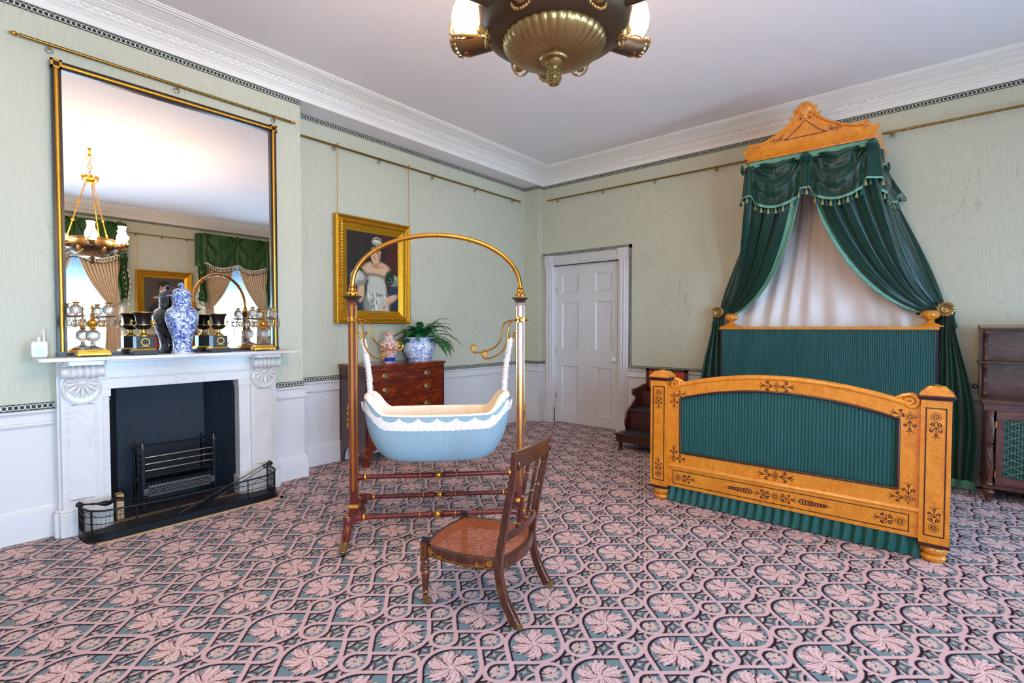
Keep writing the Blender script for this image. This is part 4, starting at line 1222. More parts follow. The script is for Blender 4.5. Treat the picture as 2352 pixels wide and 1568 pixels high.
# ================================================================== CRADLE STAND
ST_RZ = R(-43.1)
st = thing('cradle_stand', 'mahogany and brass arched cradle stand with turned stretchers in the middle of the carpet', 'cradle stand', (2.283, 2.603, 0), ST_RZ)
HW = .5665
for s in (-1, 1):
    x = s*HW
    m = MB().box(x-.024, x+.024, -.024, .024, .205, 1.575)
    post = m.build('post', 'mahogany', st, bevel=.002)
    m = MB()
    for (a, b, c, d) in ((x-.008, x+.008, -.0285, -.023), (x-.008, x+.008, .023, .0285)):
        m.box(a, b, c, d, .30, 1.55)
    m.box(x-s*.0285, x-s*.023, -.016, -.012, .25, 1.55).box(x-s*.0285, x-s*.023, .012, .016, .25, 1.55).box(x-s*.0275, x-s*.023, -.016, .016, .25, .254).box(x-s*.0275, x-s*.023, -.016, .016, 1.546, 1.55)
    m.box(x+s*.0285, x+s*.023, -.008, .008, .30, 1.55)
    m.build('brass_strip', 'brass', post)
    m = MB()
    def ring4(h0, z0, h1, z1):
        m.add([(x-h0, -h0, z0), (x+h0, -h0, z0), (x+h0, h0, z0), (x-h0, h0, z0), (x-h1, -h1, z1), (x+h1, -h1, z1), (x+h1, h1, z1), (x-h1, h1, z1)], [(0, 1, 5, 4), (1, 2, 6, 5), (2, 3, 7, 6), (3, 0, 4, 7), (4, 5, 6, 7), (3, 2, 1, 0)])
    ring4(.026, 1.572, .032, 1.585); ring4(.032, 1.585, .052, 1.606); ring4(.055, 1.606, .055, 1.612)
    m.build('capital', 'bronze', st)
    m = MB().lathe([(.0, 1.612), (.030, 1.612), (.033, 1.622), (.028, 1.636), (.020, 1.642), (.024, 1.652), (.022, 1.662), (.017, 1.668), (.022, 1.674), (.022, 1.680), (.016, 1.684), (0, 1.684)], 20, xf((x, 0, 0)), 0, (10, .14))
    for k in range(8): m.ell((x+.028*cos(k*PI/4), .028*sin(k*PI/4), 1.628), (.009, .009, .012), 8)
    m.build('socket', 'brass', st)
    m = MB(); ring4(.038, .186, .038, .192); ring4(.036, .192, .026, .210); m.build('base_moulding', 'brass', st)
    # trestle: block, arched foot each way
    m = MB().box(x-.026, x+.026, -.05, .05, .12, .190)
    for sy in (-1, 1):
        m.box(x-.022, x+.022, *(sorted((sy*.04, sy*.18))), .135, .185)
    m.build('cross_rail', 'mahogany', st, bevel=.002)
    MB().box(x-s*.024, x-s*.027, -.12, .12, .143, .146).box(x-s*.024, x-s*.027, -.12, .12, .174, .177).build('brass_line', 'brass', st)
    for sy in (-1, 1):
        m = MB().lathe([(.0, .135), (.029, .135), (.031, .140), (.031, .190), (.029, .193), (0, .193)], 20, xf((x, sy*.195, 0)))
        m.box(min(x, x-s*.055), max(x, x-s*.055), sy*.195-.02, sy*.195+.02, .150, .208)
        m.build('foot_block', 'mahogany', st)
        MB().lathe([(.0, .193), (.024, .193), (.022, .198), (.014, .203), (.008, .206), (.004, .212), (0, .214)], 16, xf((x, sy*.195, 0))).build('roundel', 'brass', st)
        pts = catmull([(x, sy*.195, .160), (x, sy*.205, .135), (x, sy*.238, .098), (x, sy*.285, .068), (x, sy*.318, .050)], 6)
        m = MB().tube(pts, [.030-.008*i/len(pts) for i in range(len(pts))], 12, flat=(1, .8))
        leg = m.build('leg', 'mahogany', st)
        MB().tube([Vector(p)+Vector((0, sy*.012, .020)) for p in pts[3:]], .009, 8, flat=(.5, 1)).build('leg_strip', 'brass', leg)
        m = MB().tube(catmull([(x, sy*.300, .062), (x, sy*.322, .048), (x, sy*.352, .036), (x, sy*.368, .030)], 5), [.026, .027, .027, .027, .026, .026, .025, .024, .023, .022, .021, .020, .018, .016, .014, .010], 12)
        for k in range(-2, 3): m.tube([(x+k*.008, sy*.31, .083-.003*k*k), (x+k*.009, sy*.345, .064-.003*k*k), (x+k*.007, sy*.370, .048-.003*k*k)], .004, 6)
        m.build('brass_paw', 'dull_brass', leg)
        w_ = MB().lathe([(.0, -.011), (.019, -.011), (.020, -.006), (.020, .006), (.019, .011), (0, .011)], 18, axis_m((x-.004, sy*.338, .0202), (1, .25, 0)))
        w_.build('castor', 'black_iron', leg)
def stretcher(y, z, x0, x1):
    L = x1-x0; P = []
    rr = [(0, .022), (.035, .022), (.036, .022), (.040, .015), (.36, .0165), (.385, .0165), (.387, .019), (.392, .019), (.394, .016), (.44, .021), (.462, .021), (.466, .013), (.470, .020), (.476, .020), (.480, .013)]
    prof = [(0, 0)] + [(r, t*L) for t, r in rr] + [(r, (1-t)*L) for t, r in rr[::-1]] + [(0, L)]
    o = MB().lathe(prof, 18, axis_m((x0, y, z), (1, 0, 0))).build('stretcher', 'mahogany', st)
    c = (x0+x1)/2
    MB().ell((c, y, z), (.021, .025, .025), 18).build('gilt_ball', 'gold', o)
    for t in (.048, .952): MB().lathe([(.016, -.007), (.024, -.006), (.026, 0), (.024, .006), (.016, .007)], 18, axis_m((x0+t*L, y, z), (1, 0, 0))).build('brass_collar', 'gold', o)
    for t in (.389, .611): MB().lathe([(.0165, -.003), (.0205, -.002), (.0205, .002), (.0165, .003)], 18, axis_m((x0+t*L, y, z), (1, 0, 0))).build('brass_collar', 'gold', o)
stretcher(0, .388, -HW+.024, HW-.024); stretcher(-.195, .186, -HW+.05, HW-.05); stretcher(.195, .186, -HW+.05, HW-.05)
# arch
AP = []
for k in range(49):
    a = PI*k/48; AP.append(Vector((-HW*cos(a)*(1 if 0 else 1), 0, 1.67+.358*abs(sin(a))**.93)))
arch = MB().tube(AP, .0152, 14).build('arch', 'brass', st)
for f in (.135, .27, .40, .515, .63, .755, .88):
    i = int(f*48); p = AP[i]; d = (AP[i+1]-AP[i-1]).normalized(); n = Vector((d.z, 0, -d.x)); n = n if n.z < 0 else -n
    m = MB().torus(p, .0175, .003, d, 16, 6).tube([p+n*.018, p+n*.026], .003, 6).torus(p+n*.031, .0055, .0018, (0, 1, 0), 10, 5)
    m.build('curtain_ring', 'brass', arch)
# swing arms, two on each post
def swing(s, ang, drop, reach):
    x = s*HW; dx, dy = -s*cos(ang), sin(ang)
    prof2 = catmull([(.0, 0, 0), (.05, 0, -.004), (.088, 0, -.03), (.100, 0, -.085), (.108, 0, -.155), (.145, 0, -.215), (.20, 0, -.248), (.235, 0, -.256), (.262, 0, -.256)], 6)
    sc = reach/.262
    pts = [Vector((x+dx*p.x*sc, -.03*(-1 if dy > 0 else 1)+dy*p.x*sc, 1.455+p.z*drop/.256)) for p in prof2]
    m = MB().tube(pts, .0055, 8)
    e = pts[-1]; c = e+Vector((0, 0, .030))
    sp = []
    for k in range(22):
        a = -PI/2+k/21*1.45*PI; r = .030-.010*k/21; sp.append(c+Vector((dx*cos(a)*r, dy*cos(a)*r, sin(a)*r)))
    m.tube(sp, [.0055-.002*k/21 for k in range(22)], 8)
    m.ell(tuple(e), (.008, .008, .009), 8)
    arm = m.build('swing_arm', 'brass', st)
    m = MB().ell(tuple(c), .006, 8)
    for k in range(5): m.ell((c.x+dx*cos(k*1.257)*.010, c.y+dy*cos(k*1.257)*.010, c.z+sin(k*1.257)*.010), .005, 6)
    m.build('rosette', 'gold', arm)
for s in (-1, 1):
    for sy in (-1, 1):
        m = MB().lathe([(.0, -.02), (.013, -.02), (.016, -.012), (.016, .012), (.013, .02), (.0, .022)], 14, xf((s*HW, sy*.032, 1.455)))
        m.lathe([(.0, 0), (.008, 0), (.006, .018), (.010, .024), (.006, .030), (.0, .044)], 10, axis_m((s*(HW+.018), sy*.032, 1.455), (s, 0, 0)))
        m.box(s*HW-.026, s*HW+.026, sy*.032-.006, sy*.032+.006, 1.44, 1.47)
        m.build('arm_socket', 'brass', st)
swing(-1, -R(35), .256, .27); swing(-1, R(30), .215, .33); swing(1, -R(32), .256, .30); swing(1, R(25), .235, .345)
for s in (-1, 1):
    h = catmull([(s*(HW-.022), 0, 1.372), (s*(HW-.034), 0, 1.372), (s*(HW-.044), 0, 1.355), (s*(HW-.050), 0, 1.325), (s*(HW-.064), 0, 1.318), (s*(HW-.076), 0, 1.335), (s*(HW-.082), 0, 1.352)], 5)
    m = MB().tube(h, .0055, 8); hk = m.build('hook', 'brass', st)
    m = MB().lathe([(.0, 0), (.006, .002), (.012, .008), (.006, .014), (.010, .020), (.004, .028), (0, .034)], 10, xf((s*(HW-.083), 0, 1.350), 0, 0, -s*.25)); m.build('finial', 'dull_brass', hk)
    z0, z1 = 1.20, .0
    m = MB()
    m.ell((s*(HW+.030), 0, .80), (.006, .014, .05), 8)
    for z in (.745, .78, .82, .855): m.ell((s*(HW+.034), 0, z), (.010, .012, .012), 8)
    m.ell((s*(HW+.032), 0, .728), (.007, .008, .008), 8).ell((s*(HW+.032), 0, .873), (.007, .008, .008), 8)
    m.build('side_mount', 'gold', st)

# ================================================================== CRADLE
cr = thing('hanging_cradle', 'boat shaped blue dotted muslin cradle lined in cream, slung from the arched stand', 'cradle', (2.283, 2.603, 0), ST_RZ)
def rimz(ca):   # ca = |cos| of the angle round the rim
    return .826+.100*sm(.60, .98, ca)**1.25 + .010*ca*ca
def sq(x, p): return math.copysign(abs(x)**p, x)
_tab = [0]; _pp = None
for _k in range(721):
    _a = _k/720*2*PI; _p = (.490*sq(cos(_a), .80), .215*sq(sin(_a), .66))
    if _pp: _tab.append(_tab[-1]+math.dist(_p, _pp))
    _pp = _p
def phi_of(u):   # even steps round the rim
    s_ = (u % 1.0)*_tab[-1]; lo, hi = 0, 720
    while hi-lo > 1:
        md = (lo+hi)//2
        if _tab[md] <= s_: lo = md
        else: hi = md
    return (lo+(s_-_tab[lo])/max(1e-9, _tab[hi]-_tab[lo]))/720*2*PI
def shell(u, v, off=0.):
    phi = phi_of(u); c, s_ = cos(phi), sin(phi)
    zr = rimz(abs(c)); z = lerp(zr, .505, v)
    q = (z-.505)/(zr-.505)
    k = math.sqrt(max(0, 1-(1-q)**2.2))
    a = lerp(.275, .490, k)+off; b = lerp(.105, .215, k)+off
    return (a*sq(c, .80), b*sq(s_, .66), z)
m = MB().grid(120, 26, lambda u, v: shell(u, v), closed=True, uv=(2.242, .50))
m.add([shell(k/120, 1) for k in range(120)], [tuple(range(120))])
m.build('hull', 'dotted', cr)
def lining(u, v):   # cream padded lining with a rolled rim
    c = abs(cos(phi_of(u))); end = sm(.60, .95, c)
    seam = abs(sin(u*18*PI))
    wd = .024+.030*end
    if v < .2:
        a = v/.2*PI
        P = Vector(shell(u, 0, .002)); Q = Vector(shell(u, .0, -wd)); mid = (P+Q)/2; h = (P-Q)/2
        return mid+h*cos(a)+Vector((0, 0, (.012+.020*end)*sin(a)*(.88+.12*seam**.35)))
    w_ = (v-.2)/.8
    return Vector(shell(u, w_*.86, -wd-.014*(seam**.35-.6)*sin(min(1, w_*2.2+.05)*PI/2)*(1-end*.6)))
m = MB().grid(324, 24, lining, closed=True)
m.add([lining(k/64, 1) for k in range(64)], [tuple(range(64))])
m.build('padded_lining', 'cream_cloth', cr)
def lace_pt(u, v):
    sc = abs(sin(u*PI*20)); z_off = lerp(.008+.030*sc**.75, .088+.005*abs(sin(u*PI*60)), v)
    c = abs(cos(phi_of(u))); zr = rimz(c)
    return shell(u, z_off/(zr-.505), .0035)
MB().grid(480, 5, lace_pt, closed=True, uv=(2.24, .07)).build('lace_trim', 'lace', cr)
for s in (-1, 1):
    m = MB()
    for k in range(7):
        a = k*.9; m.tube(catmull([(s*.492, 0, .885), (s*(.50+.01*sin(a)), .03*cos(a), .88+.02*sin(a)), (s*.495, .04*cos(a+.5), .85+.02*sin(a))], 4), .004, 5)
    m.build('ribbon_bow', 'ruffle', cr)
    # ruffled hanging cord
    A = Vector((s*(HW-.064), 0, 1.330)); Bp = Vector((s*.455, 0, .925)); rn = random.Random(5+s)
    n = 150; vs = []; fs = []
    for i in range(n+1):
        t = i/n; c = A.lerp(Bp, t)+Vector((-s*.012*sin(t*PI), 0, 0)); 
        for k in range(14):
            a = 2*PI*k/14; r = .0165*(1+.30*sin(i*1.15+1.2*sin(k*.9)+k)+.25*rn.uniform(-1, 1))*(1 if t > .02 else .7)
            vs.append(c+Vector((cos(a)*r, sin(a)*r, .003*rn.uniform(-1, 1))))
    for i in range(n):
        for k in range(14):
            l = (k+1) % 14; fs.append((i*14+k, i*14+l, (i+1)*14+l, (i+1)*14+k))
    m = MB().add(vs, fs); m.build('ruffled_cord', 'ruffle', cr)
    # the cord forks over the end
    for sy in (-1, 1):
        MB().tube(catmull([(s*.455, 0, .932), (s*.462, sy*.04, .944), (s*.458, sy*.09, .935), (s*.44, sy*.13, .905)], 5), .006, 8).build('cord_fork', 'ruffle', cr)
# ================================================================== CHEST OF DRAWERS
ch = thing('chest_of_drawers', 'flame mahogany chest of drawers with round brass pulls against the recess wall behind the cradle', 'chest of drawers', (3.345, 4.52, 0))
x0, x1, yf, yb = 2.822, 3.868, 4.305, 4.765
m = MB().box(x0, x0+.022, yf, yb, .236, .995).box(x1-.022, x1, yf, yb, .236, .995).box(x0, x1, yb-.015, yb, .236, .995).box(x0+.01, x1-.01, yf+.01, yb, .225, .240)
m.build('carcass', 'mahogany_side', ch, world=True, bevel=.002)
MB().box(x0-.012, x1+.012, yf-.014, yb, .995, 1.022).build('top_board', 'flame_mahogany', ch, world=True, bevel=.003)
m = MB().box(x0+.01, x1-.01, yf+.006, yf+.03, .955, .996)
for z in (.838, .668, .458, .238): m.box(x0+.01, x1-.01, yf+.002, yf+.03, z-.007, z+.007)
m.box(3.338, 3.354, yf+.002, yf+.03, .84, .96)
m.build('drawer_rails', 'flame_mahogany', ch, world=True)
def drawer(a, b, z0, z1, pulls):
    o = MB().box(a, b, yf-.004, yf+.40, z0, z1).build('drawer', 'flame_mahogany', ch, world=True, bevel=.002)
    m = MB(); f = planeY(yf-.004); e = .004
    for p, q in (((a+e, z0+e), (b-e, z0+e)), ((b-e, z0+e), (b-e, z1-e)), ((b-e, z1-e), (a+e, z1-e)), ((a+e, z1-e), (a+e, z0+e))): ribbon(m, [p, q], .005, f, .003)
    m.build('cock_beading', 'mahogany', o, world=True)
    zc = (z0+z1)/2
    for x in pulls:
        m = MB().lathe([(.0, -.002), (.034, -.002), (.036, .002), (.030, .006), (.026, .004), (.018, .006), (.012, .010), (.0, .012)], 28, axis_m((x, yf-.004, zc), (0, -1, 0)))
        m.torus((x, yf-.014, zc-.001), .027, .0035, (0, -1, .12), 28, 8).ell((x, yf-.014, zc+.026), (.006, .007, .006), 8)
        m.build('ring_pull', 'dull_brass', o, world=True)
    MB().lathe([(.0, 0), (.006, 0), (.006, .002), (0, .003)], 10, axis_m(((a+b)/2, yf-.004, z1-.022), (0, -1, 0))).build('keyhole', 'dull_brass', o, world=True)
drawer(x0+.024, 3.336, .847, .952, [3.065]); drawer(3.356, x1-.024, .847, .952, [3.610])
for a, b in ((.677, .829), (.467, .659), (.247, .449)): drawer(x0+.024, x1-.024, a, b, [3.065, 3.610])
def bfoot(y, face, xs_, xe, d0, d1, axis):
    """shaped bracket foot and apron"""
    pts = [(xs_, .2355), (xs_, .0), (xs_+.045*(1 if xe > xs_ else -1), .0)]
    sg = 1 if xe > xs_ else -1
    for k in range(9):
        t = k/8; pts.append((xs_+sg*(.05+.13*(1-cos(t*PI/2))), .0+.175*sin(t*PI/2)**.8))
    pts += [(xs_+sg*.20, .190), (xe, .200), (xe, .2355)]
    return pts
def mk(pts, d0, d1, fn): return MB().prism(pts, d0, d1, fn)
xm = (x0+x1)/2
fX = lambda a, b, d: (a, d, b)
fY = lambda a, b, d: (d, a, b)
m = MB().prism(bfoot(0, 0, x0, xm, 0, 0, 0), yf, yf+.02, fX).prism(bfoot(0, 0, yf+.0205, (yf+yb)/2, 0, 0, 0), x0, x0+.02, fY); m.build('bracket_foot', 'flame_mahogany', ch, world=True)
m = MB().prism(bfoot(0, 0, x1, xm, 0, 0, 0), yf, yf+.02, fX).prism(bfoot(0, 0, yf+.0205, (yf+yb)/2, 0, 0, 0), x1-.02, x1, fY); m.build('bracket_foot', 'flame_mahogany', ch, world=True)
m = MB().prism(bfoot(0, 0, yb, (yf+yb)/2, 0, 0, 0), x0, x0+.02, fY); m.build('bracket_foot', 'mahogany_side', ch, world=True)
m = MB().prism(bfoot(0, 0, yb, (yf+yb)/2, 0, 0, 0), x1-.02, x1, fY); m.build('bracket_foot', 'mahogany_side', ch, world=True)

va = thing('imari_vase', 'red, blue and white porcelain vase on the chest beside the fern pot', 'vase', (3.255, 4.50, 1.0225))
MB().lathe([(.0, 0), (.062, 0), (.066, .004), (.063, .014), (.062, .04), (.072, .08), (.092, .13), (.101, .17), (.098, .20), (.080, .235), (.054, .256), (.048, .275), (.052, .30), (.070, .326), (.068, .330), (.048, .31), (.0, .30)], 40).build('body', 'imari', va)
m = MB().lathe([(.0632, .012), (.0628, .042), (.0665, .058)], 40).lathe([(.0665, .058), (.063, .040)], 40); m.build('foot_band', 'porcelain_blue', va)
m = MB()
for k in range(3):
    c = k*2*PI/3-2.1; pts = []
    def rad(z): return lerp(.072, .101, sm(.08, .165, z)) if z < .17 else lerp(.101, .058, sm(.185, .25, z))
    for t in range(19):
        q = t/18*PI; aa = c+.52*cos(q); zz = .10+.115*sin(q)
        pts.append(((rad(zz)+.001)*cos(aa), (rad(zz)+.001)*sin(aa), zz))
    m.tube(pts, .0035, 5)
m.build('painted_cartouche', 'porcelain_blue', va)

fp_ = thing('fern_jardiniere', 'round blue and white porcelain jardiniere holding the fern, on the chest of drawers', 'planter', (3.665, 4.50, 1.0225))
MB().lathe([(.0, 0), (.122, 0), (.126, .004), (.128, .018), (.142, .04), (.172, .10), (.186, .15), (.188, .19), (.180, .225), (.168, .245), (.168, .252), (.180, .262), (.182, .270), (.172, .272), (.158, .268), (.155, .22), (.0, .21)], 56).build('pot', 'blue_white_bold', fp_)
MB().lathe([(.1675, .243), (.166, .252), (.179, .262), (.182, .270), (.173, .2735), (.158, .270)], 56).build('rim', 'porcelain_white', fp_)
m = MB()
for k in range(28):
    a = 2*PI*k/28; m.torus((.1785*cos(a), .1785*sin(a), .229), .013, .0022, (cos(a), sin(a), .3), 10, 4)
    m.torus((.1365*cos(a), .1365*sin(a), .030), .009, .002, (cos(a), sin(a), -.5), 10, 4)
m.build('painted_band', 'porcelain_blue', fp_)
fern = thing('fern', 'bushy green fern spreading out of the blue and white pot on the chest', 'plant', (3.665, 4.50, 1.25))
rn = random.Random(21)
for k in range(46):
    az = k*2.399963+rn.uniform(-.2, .2); el = rn.uniform(.30, 1.22); L = rn.uniform(.38, .56)*(1.05 if el < 1.0 else .9)
    if sin(az) > .2: L *= .55+.1*(1-sin(az))
    if cos(az) < -.3: L *= .82
    n = 22; pts = []
    p = Vector((.03*cos(az), .03*sin(az), .0)); d = Vector((cos(az)*cos(el), sin(az)*cos(el), sin(el)))
    for i in range(n+1):
        pts.append(p.copy()); p = p+d*(L/n); d = (d+Vector((0, 0, -.062-.016*i/n*4))).normalized()
    m = MB().tube(pts, [.0032*(1-i/n*.8) for i in range(n+1)], 5, mat=1)
    for i in range(3, n):
        for sub in (0, .5):
            q = pts[i].lerp(pts[i+1], sub); t = (i+sub)/n
            dd = (pts[i+1]-pts[i-1]).normalized(); side = dd.cross(Vector((0, 0, 1)))
            if side.length < .05: side = Vector((-sin(az), cos(az), 0))
            side.normalize(); upv = side.cross(dd).normalized()
            W = .064*sin(PI*min(1, .12+t*.90))**.7*(1-.2*t)
            for sg in (-1, 1):
                tip = q+side*sg*W+dd*W*.35-upv*W*rn.uniform(-.05, .30)
                wv = dd*.0062; mid = q.lerp(tip, .45)+upv*.003
                m.add([q-wv*.8, q+wv*.8, mid+wv*1.05, mid-wv*.9, tip], [(0, 1, 2, 3), (3, 2, 4)], 0)
    m.build('frond', ['fern_green', 'fern_stem'], fern)

# ================================================================== NURSING CHAIR
CH_RZ = R(16.5)
nc = thing('nursing_chair', 'low dark wood chair with caned seat and spindle back in front of the cradle', 'chair', (1.744, 1.497, 0), CH_RZ)
W = .424   # local frame: x across, y forward, near back post at x=0
def post_curve(x):
    return catmull([(x, -.035, .022), (x, -.012, .06), (x, .028, .14), (x, .052, .24), (x, .050, .33), (x, .030, .44), (x, .002, .60), (x, -.020, .70), (x, -.036, .80)], 6)
for i, x in enumerate((0.0, W)):
    P = post_curve(x); m = MB(); vs = []; fs = []; K = 4
    for j, p in enumerate(P):
        d = (P[min(j+1, len(P)-1)]-P[max(j-1, 0)]).normalized(); n = Vector((0, d.z, -d.y))
        hw = .0155; hd = lerp(.0215, .014, j/len(P))
        for a, b in ((-hw, -hd), (hw, -hd), (hw, hd), (-hw, hd)): vs.append(p+Vector((a, 0, 0))+n*b)
    for j in range(len(P)-1):
        for k in range(4): l = (k+1) % 4; fs.append((j*4+k, j*4+l, j*4+4+l, j*4+4+k))
    fs += [(0, 1, 2, 3), tuple((len(P)-1)*4+k for k in (3, 2, 1, 0))]
    m.add(vs, fs); o = m.build('back_leg', 'dark_walnut', nc, bevel=.003)
    m = MB().lathe([(.0, -.008), (.014, -.008), (.016, -.004), (.016, .004), (.014, .008), (0, .008)], 16, axis_m((x, -.052, .016), (1, .3, 0)))
    m.tube([(x, -.036, .03), (x, -.044, .028), (x, -.052, .018)], .006, 6).lathe([(.011, .018), (.012, .032)], 12, xf((x, -.034, 0)))
    m.build('castor', 'dull_brass', o)
    # small carved tongue where post meets top rail
    MB().ell((x+(.0), -.050, .768), (.008, .007, .026), 10).build('carved_tongue', 'dark_walnut', o)
# top rail: curved tablet
def rail(u, v, off=0.):
    x = lerp(-.035, W+.035, u); b = (2*u-1)
    y = -.030-.030*(1-b*b)
    return x, y
m = MB(); n = 28; vs = []; fs = []
for i in range(n+1):
    u = i/n; x, y = rail(u, 0)
    for dy, dz in ((.010, .752), (-.012, .752), (-.014, .818), (-.020, .824), (-.020, .834), (-.006, .838), (.010, .834), (.010, .822)): vs.append((x, y+dy-(dz-.79)*.10, dz))
K = 8
for i in range(n):
    for k in range(K): l = (k+1) % K; fs.append((i*K+k, i*K+l, (i+1)*K+l, (i+1)*K+k))
fs += [tuple(range(K)), tuple(n*K+k for k in range(K))[::-1]]
m.add(vs, fs).build('top_rail', 'dark_walnut', nc, bevel=.002)
# lower cross rail
m = MB(); vs = []; fs = []
for i in range(n+1):
    u = i/n; b = 2*u-1; x = lerp(.01, W-.01, u); y = .034-.030*(1-b*b)
    for dy, dz in ((.009, .395), (-.009, .395), (-.009, .435), (.009, .435)): vs.append((x, y+dy, dz))
for i in range(n):
    for k in range(4): l = (k+1) % 4; fs.append((i*4+k, i*4+l, i*4+4+l, i*4+4+k))
m.add(vs, fs + [(0, 1, 2, 3)]).build('cross_rail', 'dark_walnut', nc, bevel=.002)
for u in (.27, .50, .73):
    b = 2*u-1; A = Vector((lerp(.01, W-.01, u), .034-.030*(1-b*b), .432)); x, y = rail(.5+(u-.5)*.95, 0); Bp = Vector((x, y, .758))
    L = (Bp-A).length
    o = MB().lathe([(.0, 0), (.008, .0), (.011, .010), (.007, .020), (.008, .028), (.0105, .10), (.0095, .15), (.0075, .158), (.0105, .166), (.0075, .174), (.0095, .20), (.0085, L-.06), (.007, L-.05), (.010, L-.044), (.009, L-.018), (.006, L), (.0, L)], 14, axis_m(A, Bp-A)).build('spindle', 'dark_walnut', nc)
    m = MB()
    for t in (.022, .162, L-.047): m.torus(A+(Bp-A).normalized()*t, .0095, .0022, Bp-A, 16, 6)
    m.build('gilt_ring', 'gold', o)
# seat frame
def seat_out(u):   # outline param: near side, front, far side, back
    pass
S = [(-.002, .052)]
for k in range(1, 12): t = k/12; S.append((-.002-.022*sin(t*PI)+.0*t, lerp(.052, .470, t)))
S += [(.006, .474)]
for k in range(1, 12): t = k/12; S.append((lerp(.006, .418, t), .474+.030*sin(t*PI)))
S += [(.418, .474)]
for k in range(1, 12): t = k/12; S.append((W+.002+.022*sin(t*PI), lerp(.470, .052, t)))
S += [(W+.002, .052)]
for k in range(1, 16): t = k/16; S.append((lerp(W+.002, -.002, t), .052-.050*sin(t*PI)**.8))
cxs, cys = W/2, .26
def inset(P, d):
    out = []
    N = len(P)
    for i in range(N):
        a = Vector(P[i-1]); b = Vector(P[(i+1) % N]); t = (b-a).normalized(); nrm = Vector((-t.y, t.x)); c = Vector(P[i])
        if (Vector((cxs, cys))-c).dot(nrm) < 0: nrm = -nrm
        out.append(c+nrm*d)
    return out
So, Si = [Vector(p) for p in S], inset(S, .030)
N = len(S); vs = []; fs = []
for P, z in ((So, .258), (So, .306), (inset(S, .008), .312), (Si, .308), (Si, .258)): vs += [(p.x, p.y, z) for p in P]
for r_ in range(5):
    q_ = (r_+1) % 5
    for i in range(N): j = (i+1) % N; fs.append((r_*N+i, r_*N+j, q_*N+j, q_*N+i))
MB().add(vs, fs).build('seat_rail', 'dark_walnut', nc, ang=50)
# gilt scroll painting on the near seat rail
m = MB()
def fS(a, b, d):   # a = y along side, b = z
    t = max(0, min(1, (a-.052)/.418)); return (-.002-.022*sin(t*PI)-.0005-d, a, b)
ribbon(m, [(lerp(.07, .44, t/20), .266) for t in range(21)], .003, fS, .0006)
for c0, sg in ((.425, -1), (.10, 1)):
    ribbon(m, spiral((c0, .288), .018, .003, PI/2, 1.6*sg), .0045, fS, .0006)
    ribbon(m, catmull([(c0+sg*.018, .288, 0), (c0+sg*.032, .276, 0), (c0+sg*.055, .272, 0), (c0+sg*.070, .268, 0)], 5), .004, fS, .0006)
    ribbon(m, spiral((c0+sg*.060, .276), .008, .002, 0, 1.2), .003, fS, .0006)
    for k in range(5): disc(m, (c0+.007*cos(k*1.26), .288+.007*sin(k*1.26)), .0035, fS, .0006)
m.build('gilt_scrolls', 'gold', nc)
# cane
def inside(p, P):
    c = False; j = len(P)-1
    for i in range(len(P)):
        if (P[i].y > p[1]) != (P[j].y > p[1]) and p[0] < (P[j].x-P[i].x)*(p[1]-P[i].y)/(P[j].y-P[i].y)+P[i].x: c = not c
        j = i
    return c
Pc = inset(S, .024)
def cliplines(dx, dy, sp, w_, z, m):
    d = Vector((dx, dy)).normalized(); nr = Vector((-d.y, d.x)); c = Vector((cxs, cys))
    k = -60
    while k <= 60:
        o = c+nr*(k*sp); hits = []
        for i in range(len(Pc)):
            a, b = Pc[i-1], Pc[i]; s0 = (a-o).dot(nr); s1 = (b-o).dot(nr)
            if (s0 > 0) != (s1 > 0): t = s0/(s0-s1); hits.append((a.lerp(b, t)-o).dot(d))
        if len(hits) >= 2:
            a = o+d*min(hits); b = o+d*max(hits); hw = nr*w_/2
            m.add([(a.x-hw.x, a.y-hw.y, z), (a.x+hw.x, a.y+hw.y, z), (b.x+hw.x, b.y+hw.y, z), (b.x-hw.x, b.y-hw.y, z)], [(0, 1, 2, 3)])
        k += 1
m = MB(); sp = .0105
for off in (-.0014, .0014):
    cxs += 0
    cliplines(1, 0, sp, .0017, .3085+off*.3, m)
    cliplines(0, 1, sp, .0017, .3095+off*.3, m)
    cxs += off*1.2; cys += off*1.2
cxs, cys = W/2, .26
cliplines(1, 1, sp*.7071, .0018, .3100, m); cliplines(1, -1, sp*.7071, .0018, .3105, m)
m.build('cane_seat', 'cane', nc, solid=.0006, flat=True)
